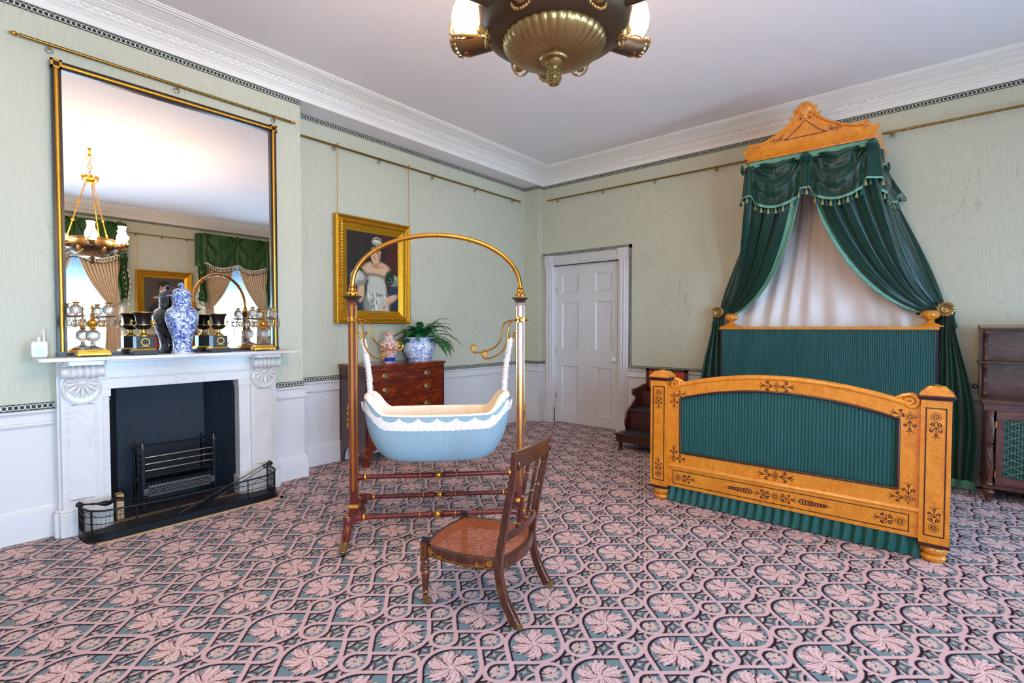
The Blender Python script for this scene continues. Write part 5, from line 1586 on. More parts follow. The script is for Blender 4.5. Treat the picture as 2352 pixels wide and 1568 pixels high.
# front legs, turned, with scrolled ears
for i, x in enumerate((.012, W-.012)):
    y = .470
    m = MB().box(x-.019, x+.019, y-.019, y+.019, .238, .325)
    m.lathe([(.0, .048), (.011, .048), (.013, .06), (.016, .066), (.0175, .072), (.014, .078), (.015, .085), (.0215, .165), (.0215, .175), (.018, .182), (.021, .190), (.016, .196), (.016, .203), (.021, .210), (.021, .222), (.017, .230), (.017, .240), (.0, .240)], 20, xf((x, y, 0)))
    leg = m.build('front_leg', 'dark_walnut', nc, bevel=.0015)
    m = MB()
    for a, b in ((.170, .0222), (.206, .0190), (.070, .0180)): m.torus((x, y, a), b-.001, .0022, n=20, k=6)
    m.build('gilt_ring', 'gold', leg)
    m = MB().lathe([(.0, .0), (.007, 0), (.008, .012), (.012, .02), (.013, .048), (.0, .05)], 14, xf((x, y, .004)))
    m.lathe([(.0, -.006), (.014, -.006), (.0155, -.003), (.0155, .003), (.014, .006), (0, .006)], 16, axis_m((x+.016, y-.012, .016), (1, .8, 0)))
    m.build('castor', 'dull_brass', leg)
    m = MB()
    for s in (-1, 1): m.lathe([(.0, -.018), (.009, -.018), (.009, .018), (.0, .018)], 14, axis_m((x+s*.011, y-.008 if s < 0 else y+.006, .332), (0, 1, 0)))
    m.box(x-.014, x+.014, y-.016, y+.016, .318, .330)
    m.build('scroll_ear', 'ebony', leg)
    if i == 0:
        m = MB(); f = lambda a, b, d: (x-.019-d, a, b)
        for p, q in (((y-.012, .25), (y-.012, .31)), ((y-.012, .31), (y+.013, .31)), ((y+.013, .31), (y+.013, .25)), ((y+.013, .25), (y-.012, .25))): ribbon(m, [p, q], .0022, f, .0006)
        m.build('gilt_panel_line', 'gold', leg)
# ================================================================== BED
bed = thing('state_bed', 'satin birch bed with inlaid footboard and pleated green silk panels', 'bed', (4.85, .87, 0))
SW, PI2 = 'satin_birch', 'purple_inlay'
FX = 3.855     # front face of the posts
def flower(m, c, r, fn, mat=1, th=.0008):
    pts = [(c[0]+r*cos(a*PI/12), c[1]+r*sin(a*PI/12)) for a in range(25)]
    ribbon(m, pts, r*.11, fn, th, mat); 
    for k in range(8):
        a = k*PI/4; disc(m, (c[0]+r*.50*cos(a), c[1]+r*.50*sin(a)), r*.24, fn, th, mat, 8, r*.15, a)
    disc(m, c, r*.13, fn, th, mat, 8)
    for k in range(8): a = (k+.5)*PI/4; disc(m, (c[0]+r*.78*cos(a), c[1]+r*.78*sin(a)), r*.06, fn, th, mat, 6)
def frame2(c, d):   # local axes: along d, across
    d = Vector(d).normalized(); n = Vector((-d.y, d.x)); c = Vector(c)
    return lambda s, t: (c.x+d.x*s+n.x*t, c.y+d.y*s+n.y*t)
def curl(m, L, s0, sg, sz, fn):   # s-scroll leaf
    pts = [L(s0+a*sz, sg*b*sz) for a, b in ((0, .05), (.25, .28), (.55, .42), (.85, .55), (.95, .85), (.70, 1.0), (.50, .85), (.62, .70))]
    P = [(p.x, p.y) for p in catmull([(a, b, 0) for a, b in pts], 4)]
    ribbon(m, P, sz*.17, fn, .0008, 1)
    disc(m, L(s0+.62*sz, sg*.78*sz), sz*.13, fn, .0008, 1, 8)
    disc(m, L(s0+1.0*sz, sg*.62*sz), sz*.10, fn, .0008, 1, 6)
def tulip(m, L, s0, sz, fn):
    for sg in (-1, 1):
        P = [(p.x, p.y) for p in catmull([(*L(s0+a*sz, sg*b*sz), 0) for a, b in ((0, .04), (.25, .22), (.60, .24), (.85, .50), (.80, .72))], 4)]
        ribbon(m, P, sz*.15, fn, .0008, 1)
    ribbon(m, [L(s0, 0), L(s0+.95*sz, 0)], sz*.14, fn, .0008, 1)
    disc(m, L(s0+1.15*sz, 0), sz*.10, fn, .0008, 1, 6); disc(m, L(s0+1.40*sz, 0), sz*.07, fn, .0008, 1, 6); disc(m, L(s0+1.60*sz, 0), sz*.05, fn, .0008, 1, 6)
def spray(m, c, d, sz, fn, big=False):
    L = frame2(c, d); s = sz*1.05
    if big:
        for sg in (-1, 1):
            a0 = L(s+sz*.55, sg*sz*.62); base = math.atan2(d[1], d[0])
            ribbon(m, spiral(a0, sz*.42, sz*.08, base+sg*PI/2, -sg*1.4), sz*.16, fn, .0008, 1)
            P = [(p.x, p.y) for p in catmull([(*L(s, sg*.1*sz), 0), (*L(s+.4*sz, sg*.25*sz), 0), (*L(s+1.0*sz, sg*.35*sz), 0), (*L(s+1.35*sz, sg*.8*sz), 0), (*L(s+1.2*sz, sg*1.0*sz), 0)], 4)]
            ribbon(m, P, sz*.13, fn, .0008, 1)
        s += 1.25*sz
    for sg in (-1, 1): curl(m, L, s, sg, sz*1.05, fn)
    ribbon(m, [L(s-.1*sz, 0), L(s+1.3*sz, 0)], sz*.16, fn, .0008, 1)
    tulip(m, L, s+1.35*sz, sz*.95, fn)
def inlay_frame(m, a0, a1, b0, b1, w_, fn, th=.002):
    for p, q in (((a0-w_/2, b0), (a1+w_/2, b0)), ((a1, b0), (a1, b1)), ((a1+w_/2, b1), (a0-w_/2, b1)), ((a0, b1), (a0, b0))): ribbon(m, [p, q], w_, fn, th, 1)

PW = .0705
def foot_post(yc):
    m = MB().box(FX, FX+.141, yc-PW, yc+PW, .118, .972)
    f = planeX(FX)
    inlay_frame(m, yc-.046, yc+.046, .165, .925, .006, f, .003)
    flower(m, (yc, .876), .0245, f); spray(m, (yc, .876), (0, -1), .0275, f, True)
    flower(m, (yc, .214), .0245, f); spray(m, (yc, .214), (0, 1), .0275, f, True)
    o = m.build('foot_post', [SW, PI2], bed, world=True, ang=30)
    m = MB().box(FX-.004, FX+.145, yc-PW-.004, yc+PW+.004, .098, .118); m.build('post_base', 'purple_inlay', o, world=True, bevel=.003)
    m = MB().box(FX-.018, FX+.159, yc-PW-.018, yc+PW+.018, .984, 1.000).box(FX-.008, FX+.149, yc-PW-.008, yc+PW+.008, .972, .986)
    m.build('cap_moulding', 'purple_inlay', o, world=True, bevel=.006)
    m = MB(); c = (FX+.0705, yc)
    for h0, z0, h1, z1 in ((.080, 1.0, .078, 1.012), (.078, 1.012, .050, 1.040), (.050, 1.040, .046, 1.046)):
        m.add([(c[0]-h0, c[1]-h0, z0), (c[0]+h0, c[1]-h0, z0), (c[0]+h0, c[1]+h0, z0), (c[0]-h0, c[1]+h0, z0), (c[0]-h1, c[1]-h1, z1), (c[0]+h1, c[1]-h1, z1), (c[0]+h1, c[1]+h1, z1), (c[0]-h1, c[1]+h1, z1)], [(0, 1, 5, 4), (1, 2, 6, 5), (2, 3, 7, 6), (3, 0, 4, 7), (4, 5, 6, 7), (3, 2, 1, 0)])
    m.build('post_cap', SW, o, world=True)
    m = MB().lathe([(.0, 1.046), (.040, 1.046), (.038, 1.051), (.020, 1.055), (.012, 1.060), (0, 1.062)], 24, xf((c[0], c[1], 0)), 0, (8, .3)); m.build('rosette', 'gold', o, world=True)
    m = MB().lathe([(.0, .098), (.050, .098), (.062, .090), (.068, .075), (.064, .058), (.052, .048)], 40, xf((c[0], c[1], 0)), 0, (16, .12))
    m.lathe([(.050, .050), (.046, .044), (.060, .036), (.064, .026), (.060, .014), (.052, .004), (.048, 0), (0, 0)], 32, xf((c[0], c[1], 0)))
    m.build('bun_foot', SW, o, world=True, ang=60)
foot_post(1.712); foot_post(-.004)
ya, yb_ = .066, 1.642; yc = (ya+yb_)/2
GX = 3.880
def arch_z(y, z0, z1): t = (y-yc)/((yb_-ya)/2); return z1-(z1-z0)*(t*t)
# footboard frame in four pieces, one mesh
m = MB(); f = planeX(GX, 1)
py0, py1, pz0 = .170, 1.545, .408
top = [(y_, arch_z(y_, .905, 1.030)) for y_ in [lerp(ya, yb_, k/32) for k in range(33)]]
def ptop(y): t = (y-(py0+py1)/2)/((py1-py0)/2); return .945-.105*t*t
inner = [(y_, ptop(y_)) for y_ in [lerp(py0, py1, k/32) for k in range(33)]]
for k in range(32):
    m.prism([inner[k], inner[k+1], top[k+1], top[k]], 0, .05, f)
m.prism([(ya, .30), (py0, .30), (py0, ptop(py0)), (ya, .905)], 0, .05, f).prism([(py1, .30), (yb_, .30), (yb_, .905), (py1, ptop(py1))], 0, .05, f)
m.prism([(py0, .30), (py1, .30), (py1, pz0), (py0, pz0)], 0, .05, f)
fi = planeX(GX)
for c, ds in (((.118, .858), ((0, -1), (1, .25))), ((1.594, .858), ((0, -1), (-1, .25))), ((.118, .358), ((0, 1), (1, 0))), ((1.594, .358), ((0, 1), (-1, 0))), ((yc, .988), ((1, 0), (-1, 0))), ((yc, .354), ((1, 0), (-1, 0)))):
    flower(m, c, .0225, fi)
    for k in range(4): disc(m, (c[0]+.030*cos(k*PI/2+PI/4*(0 if c[0] == yc else 0)), c[1]+.030*sin(k*PI/2)), .0045, fi, .0008, 1, 8)
    for d in ds: spray(m, c, d, .033 if c[0] == yc else .0285, fi)
fb_ = m.build('footboard_frame', [SW, PI2], bed, world=True, ang=30)
m = MB()   # dark moulding round the silk
per = [(py0, pz0), (py1, pz0)] + inner[::-1] + [(py0, pz0)]
m.tube([(GX-.002, a, b) for a, b in per], .0085, 8); m.build('panel_moulding', 'purple_inlay', fb_, world=True)
# crest rail: rounded moulding with scrolled ends
m = MB()
m.tube([(GX+.02, y_, z_+.012) for y_, z_ in top[1:-1]], .021, 14, flat=(1, 1.4))
m.build('crest_rail', SW, bed, world=True)
for s, yy in ((1, ya), (-1, yb_)):
    m = MB(); z = .928
    pts = [(GX+.004, yy+s*.052+s*p[0], z+.022+p[1]) for p in spiral((0, 0), .044, .006, PI/2 if s > 0 else PI/2, 1.5*(-s)*-1)]
    m.tube(pts, [.016-.008*i/24 for i in range(25)], 10)
    m.tube(catmull([(GX+.004, yy+s*.05, z+.066), (GX+.004, yy+s*.09, z+.058), (GX+.004, yy+s*.14, z+.032), (GX+.006, yy+s*.20, z+.034)], 5), [.015-.011*i/15 for i in range(16)], 8)
    for k in range(5): m.ell((GX+.010, yy+s*(.075+.024*k), z+.045-.004*k), (.012, .014, .008), 8)
    m.box(GX+.002, GX+.045, min(yy, yy+s*.05), max(yy, yy+s*.05), z-.04, z+.01)
    m.build('carved_scroll', SW, bed, world=True)
# pleated silk panels
def pleat(name, X, y0, y1, z0, topf, n, mat, amp=.006):
    rn = random.Random(n)
    ph = [rn.uniform(-.35, .35) for _ in range(n+2)]
    def g(u, v):
        t = u*n; i = int(min(t, n-1)); q = t-i
        d = amp*(abs(sin(PI*(q*1.0+ph[i]*0)))**.6)*(1+.5*ph[i])
        y = lerp(y0, y1, u)
        return (X-d, y, lerp(z0, topf(y), v))
    return MB().grid(n*7, 10, g).build(name, mat, bed, world=True, ang=70)
pleat('silk_panel', GX+.022, py0-.005, py1+.005, pz0-.005, lambda y: ptop(y)+.005, 64, 'pleated_silk', .0042)
# lower rail
m = MB().box(3.872, 3.93, ya, yb_, .130, .292)
f2 = planeX(3.872)
inlay_frame(m, ya+.048, yb_-.048, .158, .262, .005, f2, .0025)
for c, d in (((ya+.088, .210), (1, 0)), ((yb_-.088, .210), (-1, 0))): flower(m, c, .024, f2); spray(m, c, d, .029, f2, True)
flower(m, (yc, .210), .023, f2)
for d in ((1, 0), (-1, 0)):
    spray(m, (yc, .210), d, .0285, f2, True); L = frame2((yc+d[0]*.150, .210), d)
    for k in range(9):
        for sg in (-1, 1):
            ribbon(m, [L(.018*k, 0), L(.018*k+.012, sg*(.018-.0011*k)), L(.018*k+.024, sg*(.015-.0012*k))], .0065, f2, .0008, 1)
    ribbon(m, [L(-.01, 0), L(.19, 0)], .003, f2, .0008, 1)
m.build('lower_rail', [SW, PI2], bed, world=True, ang=30)
m = MB().prism([(3.862, .292), (3.864, .300), (3.878, .312), (3.93, .312), (3.93, .292)], ya, yb_, lambda a, b, d: (a, d, b)); m.build('rail_moulding', SW, bed, world=True)
# pleated skirt
def skirt_f(y0, y1, n):
    def g(u, v):
        t = (u*n) % 1; z = lerp(.130, .008, v); y = lerp(y0, y1, u)
        pl = (t/.55 if t < .55 else (1-t)/.45)
        return (3.925-.010-pl*.030*(.4+.6*v)-.01*v, y+.012*pl*v, z)
    return g
MB().grid(27*10, 6, skirt_f(yb_+.012, ya-.012, 27)).build('skirt_valance', 'skirt_silk', bed, world=True, ang=25)
MB().box(3.90, 3.925, ya, yb_, .120, .132).build('skirt_tape', 'skirt_silk', bed, world=True)
# side rails and bedding platform
for y in (ya-.04, yb_+.02): MB().box(3.98, 5.73, y, y+.03, .22, .40).build('side_rail', SW, bed, world=True)
MB().box(3.95, 5.72, .06, 1.65, .38, .60).build('mattress', 'white_cloth', bed, world=True, bevel=.03)
for yy_, sg in ((ya-.045, 1), (yb_+.055, -1)):
    def g(u, v, yy_=yy_, sg=sg):
        t = (u*30) % 1; pl = (t/.55 if t < .55 else (1-t)/.45)
        return (lerp(3.99, 5.70, u), yy_-sg*(pl*.02+.01), lerp(.25, .01, v))
    MB().grid(300, 4, g).build('skirt_valance', 'skirt_silk', bed, world=True, ang=25)
# headboard
hx0, hx1, hy0, hy1 = 5.72, 5.79, -.013, 1.842
m = MB().box(hx0-.012, hx1, hy0, hy1, 1.382, 1.410)
m.build('headboard_rail', SW, bed, world=True, bevel=.002)
pleat('headboard_silk', hx0+.006, hy0+.022, hy1-.022, .40, lambda y: 1.383, 104, 'pleated_silk', .0035)
for y in (hy0+.003, hy1-.023): MB().box(hx0+.004, hx1, y, y+.02, 0, 1.383).build('headboard_post', 'ebony', bed, world=True)
for y in (1.727, .052):
    m = MB(); c = (5.755, y)
    for h0, z0, h1, z1 in ((.095, 1.410, .095, 1.416), (.085, 1.416, .040, 1.442)):
        m.add([(c[0]-h0*.6, c[1]-h0, z0), (c[0]+h0*.6, c[1]-h0, z0), (c[0]+h0*.6, c[1]+h0, z0), (c[0]-h0*.6, c[1]+h0, z0), (c[0]-h1*.6, c[1]-h1, z1), (c[0]+h1*.6, c[1]-h1, z1), (c[0]+h1*.6, c[1]+h1, z1), (c[0]-h1*.6, c[1]+h1, z1)], [(0, 1, 5, 4), (1, 2, 6, 5), (2, 3, 7, 6), (3, 0, 4, 7), (4, 5, 6, 7), (3, 2, 1, 0)])
    m.build('finial_base', SW, bed, world=True)
    m = MB().lathe([(.0, 1.440), (.034, 1.440), (.030, 1.452), (.022, 1.460), (.030, 1.468), (.026, 1.474), (.050, 1.482), (.066, 1.502), (.068, 1.520), (.060, 1.540), (.040, 1.553), (.0, 1.557)], 48, xf((c[0], c[1], 0)), 0, (14, .10))
    m.build('melon_finial', SW, bed, world=True, ang=60)

# ================================================================== CANOPY
cn = thing('bed_canopy', 'carved satin birch canopy with concave gable fixed high on the wall over the bed', 'canopy', (5.7, .94, 3.0))
CXF, CY0, CY1 = 5.20, .433, 1.430
pr = [(0, 2.982), (-.004, 2.992), (-.004, 3.002), (.0, 3.004), (.004, 3.012), (-.006, 3.028), (-.018, 3.050), (-.028, 3.070), (-.034, 3.082), (-.034, 3.094)]
m = MB().sweep([(6.05, CY1), (CXF, CY1), (CXF, CY0), (6.05, CY0)], pr + [(.03, 3.094), (.03, 2.982)], room_left=True)
m.box(CXF, 6.05, CY0, CY1, 3.085, 3.094)
m.build('cornice', SW, cn, world=True, ang=25)
MB().sweep([(6.05, CY1), (CXF, CY1), (CXF, CY0), (6.05, CY0)], [(.0, 2.984), (-.007, 2.984), (-.007, 2.991), (.0, 2.991)], room_left=True).build('dark_line', 'ebony', cn, world=True)
# gable
PX = CXF-.020; c0 = .942
def gz(t):   # t 0 centre .. 1 end
    return 3.110+.245*(1-t)**2.15+.02*(1-t)
half = .475
m = MB(); gp = [(c0+half*(2*k/48-1), gz(abs(2*k/48-1))) for k in range(49)]
f = planeX(PX, 1)
for k in range(48): m.prism([(gp[k][0], 3.09), (gp[k+1][0], 3.09), gp[k+1], gp[k]], 0, .022, f)
fi = planeX(PX)
def tri_pt(t, s): return (c0+s*t, 0)
tr = [(c0+.170*(2*k/24-1), 3.126+(.145)*(1-abs(2*k/24-1))**1.35) for k in range(25)]
ribbon(m, tr, .006, fi, .003, 1); ribbon(m, [tr[0], tr[-1]], .006, fi, .003, 1)
for s in (-1, 1):
    flower(m, (c0+s*.215, 3.140), .019, fi)
    for d, q_ in (((s, -.10), .019), ((-s, -.16), .012), ((-s*.8, .72), .016)): spray(m, (c0+s*.215, 3.140), d, q_, fi)
    L = frame2((c0+s*.030, 3.292), (s*.62, -.80)); tulip(m, L, .0, .024, fi); curl(m, L, -.005, 1, .012, fi); curl(m, L, -.005, -1, .012, fi)
m.build('gable', [SW, PI2], cn, world=True, ang=30)
m = MB()
for s in (-1, 1):
    pts = [Vector((PX-.004, c0+s*half*k/24, gz(k/24)+.004)) for k in range(1, 24)]
    m.tube(pts, .012, 10, flat=(1, 1.3))
m.build('gable_moulding', SW, cn, world=True)
for s in (-1, 1):
    yy = c0+s*(half-.018); zz = 3.128
    m = MB().tube([(PX-.006, yy+s*p[0]*-1, zz+p[1]) for p in spiral((0, 0), .026, .005, -PI/2, 1.6)], [.009-.004*i/24 for i in range(25)], 8)
    m.tube(catmull([(PX-.006, yy-s*.02, zz-.016), (PX-.006, yy-s*.05, zz+.010), (PX-.006, yy-s*.085, zz+.004), (PX-.006, yy-s*.12, zz+.006)], 5), [.009-.006*i/15 for i in range(16)], 6)
    m.box(PX-.014, PX+.02, yy-.02, yy+.02, 3.09, 3.112)
    m.build('end_scroll', SW, cn, world=True)
m = MB(); zz = 3.352
for s in (-1, 1):
    m.tube([(PX-.010, c0+s*(.048+p[0]), zz+p[1]) for p in spiral((0, 0), .036, .006, -PI/2, 1.6)], [.011-.005*i/24 for i in range(25)], 8)
    m.tube([(PX-.010, c0+s*.058, zz-.036), (PX-.010, c0+s*.10, zz-.055), (PX-.010, c0+s*.12, zz-.085)], [.012, .009, .004], 8)
    m.ell((PX-.006, c0+s*.085, zz-.002), (.010, .012, .030), 8).ell((PX-.006, c0+s*.112, zz-.052), (.010, .010, .018), 8)
for k in range(-4, 5):
    a = k*.33; L_ = .098-.007*abs(k); y2, z2 = c0+L_*sin(a)*1.0, zz-.02+L_*cos(a)
    m.tube(catmull([(PX-.012, c0+.02*sin(a), zz-.04), (PX-.018, c0+L_*.5*sin(a*.8), zz-.02+L_*.5*cos(a)), (PX-.012, y2, z2)], 5), [.006+.008*sin(PI*min(1, i/10*.9)) for i in range(11)], 8)
m.ell((PX-.008, c0, zz-.045), (.014, .020, .030), 10)
m.build('palmette_crest', SW, cn, world=True)

# ---- silk hangings
hg = thing('bed_hangings', 'dark green silk bed curtains with tasselled swag valance hanging from the canopy', 'curtain', (5.85, .93, 0))
GS = 'green_silk'
VZ = 2.984
per = [(6.03, CY1-.012), (CXF+.012, CY1-.012), (CXF+.012, CY0+.012), (6.03, CY0+.012)]
LL = [0]
for i in range(3): LL.append(LL[-1]+math.dist(per[i], per[i+1]))
def pat(s):
    s = max(0, min(LL[-1], s))
    for i in range(3):
        if s <= LL[i+1] or i == 2:
            q = (s-LL[i])/(LL[i+1]-LL[i]); a, b = per[i], per[i+1]
            d = Vector((b[0]-a[0], b[1]-a[1])).normalized()
            return Vector((lerp(a[0], b[0], q), lerp(a[1], b[1], q))), Vector((d.y, -d.x))*1
tails = [.03, LL[1], (LL[1]+LL[2])/2, LL[2], LL[3]-.03]
def outn(s):
    p, n = pat(s)
    # outward normal = away from the bed-head centre
    return p, (n if (p+n-Vector((5.9, c0))).length > (p-n-Vector((5.9, c0))).length else -n)
def valance(u, v):
    s = u*LL[-1]; p, n = outn(s)
    # swag index
    k = 0
    while k < 3 and s > tails[k+1]: k += 1
    a, b = tails[k], tails[k+1]; t = (s-a)/(b-a); t = max(0, min(1, t)); x = 2*t-1
    tail_w = .10
    dist = min(abs(s-q) for q in tails)
    tail = 1-sm(.035, .065, dist)
    hem_swag = 2.520+.125*abs(x)**2.2
    hem_tail = 2.652
    hem = lerp(hem_swag, hem_tail, tail)
    z = lerp(VZ-.040, hem, v)
    h = v
    swag_d = .012+.030*sin(v*PI*.8)*(1-x*x)
    ph = (v*3.6+.9*(x*x)*2.2)*PI*1.15
    fold = .020*(1-abs(x)**3)*sin(ph)*(1-v*.55) + .008*sin(ph*2.3+x*3)*(1-v)
    vert = .012*sin(t*PI*10+1)*sm(.0, .5, abs(x))*v
    if tail > 0: swag_d = lerp(swag_d, .040+.006*v, tail); fold *= (1-tail)*.9; vert = lerp(vert, .006*sin((s-tails[0])*160), tail)
    rx_, rz_ = (1-abs(x))*.25, v*.42+.01
    fold += .020*(1-tail)*sin(math.atan2(rz_, rx_)*11+abs(x)*1.5)*math.exp(-math.hypot(rx_, rz_)/.26)
    d = swag_d+fold*1.35+vert+.02*v
    if k in (0, 3): d += .11*v**1.3*(1-t if k == 0 else t)
    return (p.x+n.x*d, p.y+n.y*d, z)
NV = 420
MB().grid(NV, 44, valance).build('swag_valance', GS, hg, world=True, ang=60)
def band(name, v0, v1, off, mat, par, dz0=0, dz1=0):
    def g(u, v):
        q = Vector(valance(u, lerp(v0, v1, v))); s = u*LL[-1]; p, n = outn(s)
        return (q.x+n.x*off, q.y+n.y*off, q.z+lerp(dz0, dz1, v))
    return MB().grid(NV, 3, g).build(name, mat, par, world=True, ang=60)
hem = band('hem_braid', .955, 1.0, .004, 'teal_trim', hg, .0, -.004)
def toptape(u, v):
    s = u*LL[-1]; p, n = outn(s); return (p.x+n.x*.016, p.y+n.y*.016, lerp(VZ, VZ-.052, v))
MB().grid(120, 2, toptape).build('heading_braid', 'teal_trim', hg, world=True)
# tassels: one of each colour built, the rest copied
def mk_tassel(mat):
    m = MB().tube([(0, 0, 0), (0, 0, -.016)], .002, 5).ell((0, 0, -.019), .008, 8).lathe([(.006, -.024), (.010, -.031), (.0145, -.052), (.012, -.056), (0, -.055)], 9)
    return m
protos = []
for mat in ('tassel_olive', 'tassel_green'):
    o = mk_tassel(mat).build('tassel', mat, hem); protos.append(o)
off0 = RM[hg.name].inverted()
for k in range(84):
    u = (k+.5)/84; q = Vector(valance(u, 1)); s = u*LL[-1]; p, n = outn(s)
    o = protos[k % 2] if k < 2 else protos[k % 2].copy()
    if k >= 2: COL.objects.link(o); o.parent = hem
    o.location = off0 @ Vector((q.x+n.x*.006, q.y+n.y*.006, q.z-.004))
# rosettes
for s in tails:
    p, n = outn(s); c = Vector((p.x+n.x*.05, p.y+n.y*.05, VZ-.055)); m = MB(); rn = random.Random(int(s*100))
    for r_, cnt in ((.040, 16), (.028, 12), (.015, 8)):
        for k in range(cnt):
            a = 2*PI*k/cnt; up_ = Vector((0, 0, 1)); sd = Vector((n.y, -n.x, 0))
            q = c+sd*r_*cos(a)+up_*r_*sin(a)+Vector((n.x, n.y, 0))*(.006+.012*(.04-r_)/.04+rn.uniform(0, .006))
            mm = Matrix.Translation(q) @ Matrix.Rotation(rn.uniform(0, 3), 4, 'X') @ Matrix.Rotation(rn.uniform(0, 3), 4, 'Y')
            e = MB().ell((0, 0, 0), (.012, .0045, .009), 6); m.add(e.v, e.f, 0, mm)
    m.build('fabric_rosette', 'tassel_green', hg, world=True)
# draped side curtains
def drape(side):
    # side +1: left in the picture (greater Y)
    yc_ = CY1-.03 if side > 0 else CY0+.03
    G = Vector((5.90, 1.895, 1.565)) if side > 0 else Vector((5.90, -.050, 1.555))
    corner = (CXF+.03, yc_); back = (6.00, yc_); mid = (CXF+.03, c0+side*.012)
    L1 = abs(back[0]-corner[0]); L2 = abs(mid[1]-corner[1])
    N = 9
    def P(u, v):
        s = u*(L1+L2)
        if s < L1: q = s/L1; x, y = lerp(back[0], corner[0], q), yc_
        else: q = (s-L1)/L2; x, y = corner[0], lerp(yc_, mid[1], q)
        T = Vector((x, y, 2.90))
        out = u
        P1 = T+Vector((.05*out, side*(.04+.16*(1-u)*1.0), -.45-.22*u))
        P2 = G+Vector((lerp(-.03, -.10, u), -side*(.10+.42*u**1.5), lerp(.45, -.030, u**.8)))
        t = v
        p = T*(1-t)**3+P1*3*(1-t)**2*t+P2*3*(1-t)*t*t+G*t**3
        p += Vector((-.022*sin(u*PI), 0, (.030-.075*u)*t**3))
        a = .036*(1-.72*t**2)*(.65+.45*sin(u*23+side))
        ph = u*N*2*PI+1.6*sin(t*2.4+u*6.3)+.8*sin(u*17)
        p += Vector((-a*(sin(ph)+.35*sin(2*ph+1.1*t*3)), side*a*.55*cos(ph), 0))
        if s > L1*.8: p.x -= .02*sin(min(1, t*2)*PI)
        return p
    c = MB().grid(300, 60, P).build('side_curtain', GS, hg, world=True, ang=60)
    def E(u, v):
        return P(1-.055*u*1.0, v)+Vector((-.006, 0, 0))
    MB().grid(6, 60, lambda u, v: E(u, v)).build('leading_edge_braid', 'teal_trim', c, world=True, ang=60)
    MB().tube([P(1, k/60)+Vector((-.006, 0, -.002)) for k in range(60)], .007, 6).build('edge_cord', 'teal_trim', c, world=True)
    # fall below the holdback
    foot0, foot1 = (2.10, 1.66) if side > 0 else (-.285, .12)
    def Q(u, v):
        z = lerp(1.60, .012, v)
        sp = sm(0, 1, min(1, v*1.3))**.8
        y = lerp(G.y+side*lerp(.045, -.055, u), lerp(foot0, foot1, u), sp)
        ph = u*5*2*PI+1.5*sin(v*3+u*6); a = lerp(.012, .042, sp)
        bulge = -.05*sin(min(1, v*1.15)*PI)
        return Vector((5.885-.02-a*sin(ph)+bulge*.5-.10*v, y+a*.35*cos(ph), z+.0))
    o = MB().grid(220, 60, Q).build('lower_curtain', GS, hg, world=True, ang=60)
    MB().grid(220, 2, lambda u, v: Q(u, lerp(.955, 1.0, v))+Vector((-.004, 0, 0))).build('hem_braid', 'teal_trim', o, world=True, ang=60)
    # gathered folds over the holdback
    m = MB()
    for k in range(7):
        yo = side*(.012*k-.03)
        m.tube(catmull([G+Vector((-.04, -side*(.20-.02*k), -.03+.012*k)), G+Vector((-.055, -side*.08, -.012+.008*k)), G+Vector((-.055, yo, .0+.004*k)), G+Vector((-.04, side*.03+yo*.4, -.06)), G+Vector((-.035, side*.035+yo, -.16))], 6), [.010+.009*sin(i/24*PI) for i in range(25)], 8)
    m.build('gathered_folds', GS, c, world=True)
    h = MB().lathe([(.0, .0), (.062, 0), (.064, .006), (.052, .012), (.040, .008), (.030, .016), (.014, .012), (.010, .022), (0, .024)], 40, axis_m(G+Vector((-.085, 0, .008)), (-1, 0, 0)), 0, (12, .18))
    for k in range(12): h.ell(tuple(G+Vector((-.098, .047*cos(k*PI/6), .008+.047*sin(k*PI/6)))), (.006, .008, .008), 8)
    h.lathe([(.008, 0), (.008, .12)], 10, axis_m(G+Vector((.04, 0, .008)), (-1, 0, 0)))
    o = h.build('holdback', 'dull_brass', world=False)
    tag(o, 'round gilt curtain holdback boss at the %s end of the headboard' % ('left' if side > 0 else 'right'), 'holdback', 'gilt holdbacks')
drape(1); drape(-1)
# white lining curtain at the bed head
def lin_(u, v):
    t = v; w0 = lerp(.48, 1.02, sm(0, 1, t)); y = .925+(u-.5)*2*w0*.93
    ph = u*8*2*PI; a = lerp(.012, .020, t)
    return Vector((5.98-.06*t-a*sin(ph+1.5*sin(u*9)+.8*t), y, lerp(2.96, .98, t)))
MB().grid(260, 30, lin_).build('white_lining', 'white_cloth', hg, world=True, ang=60)
# ================================================================== BED STEPS
bs = thing('bed_steps', 'dark mahogany bed steps with leather treads and an open lidded top, between door and bed', 'steps', (5.45, 2.50, 0))
sy0, sy1 = 2.19, 2.785
X0 = 5.12
MB().box(X0-.015, 5.40, sy0-.01, sy1+.012, .178, .200).box(X0, 5.95, sy0, sy1, .10, .178).build('base_box', 'step_wood', bs, world=True, bevel=.004)
MB().box(X0+.02, 5.385, sy0+.045, sy1-.045, .200, .204).build('leather_tread', 'leather_dark', bs, world=True)
MB().box(5.385, 5.95, sy0+.03, sy1-.03, .20, .42).build('middle_riser', 'step_wood', bs, world=True)
MB().box(5.360, 5.66, sy0+.03, sy1-.03, .42, .440).build('middle_board', 'step_wood', bs, world=True, bevel=.004)
MB().box(5.385, 5.655, sy0+.06, sy1-.06, .440, .444).build('leather_tread', 'leather_dark', bs, world=True)
MB().box(5.650, 5.95, sy0+.03, sy1-.03, .44, .615).box(5.64, 5.66, sy0+.03, sy1-.03, .60, .632).build('upper_riser', 'step_wood', bs, world=True)
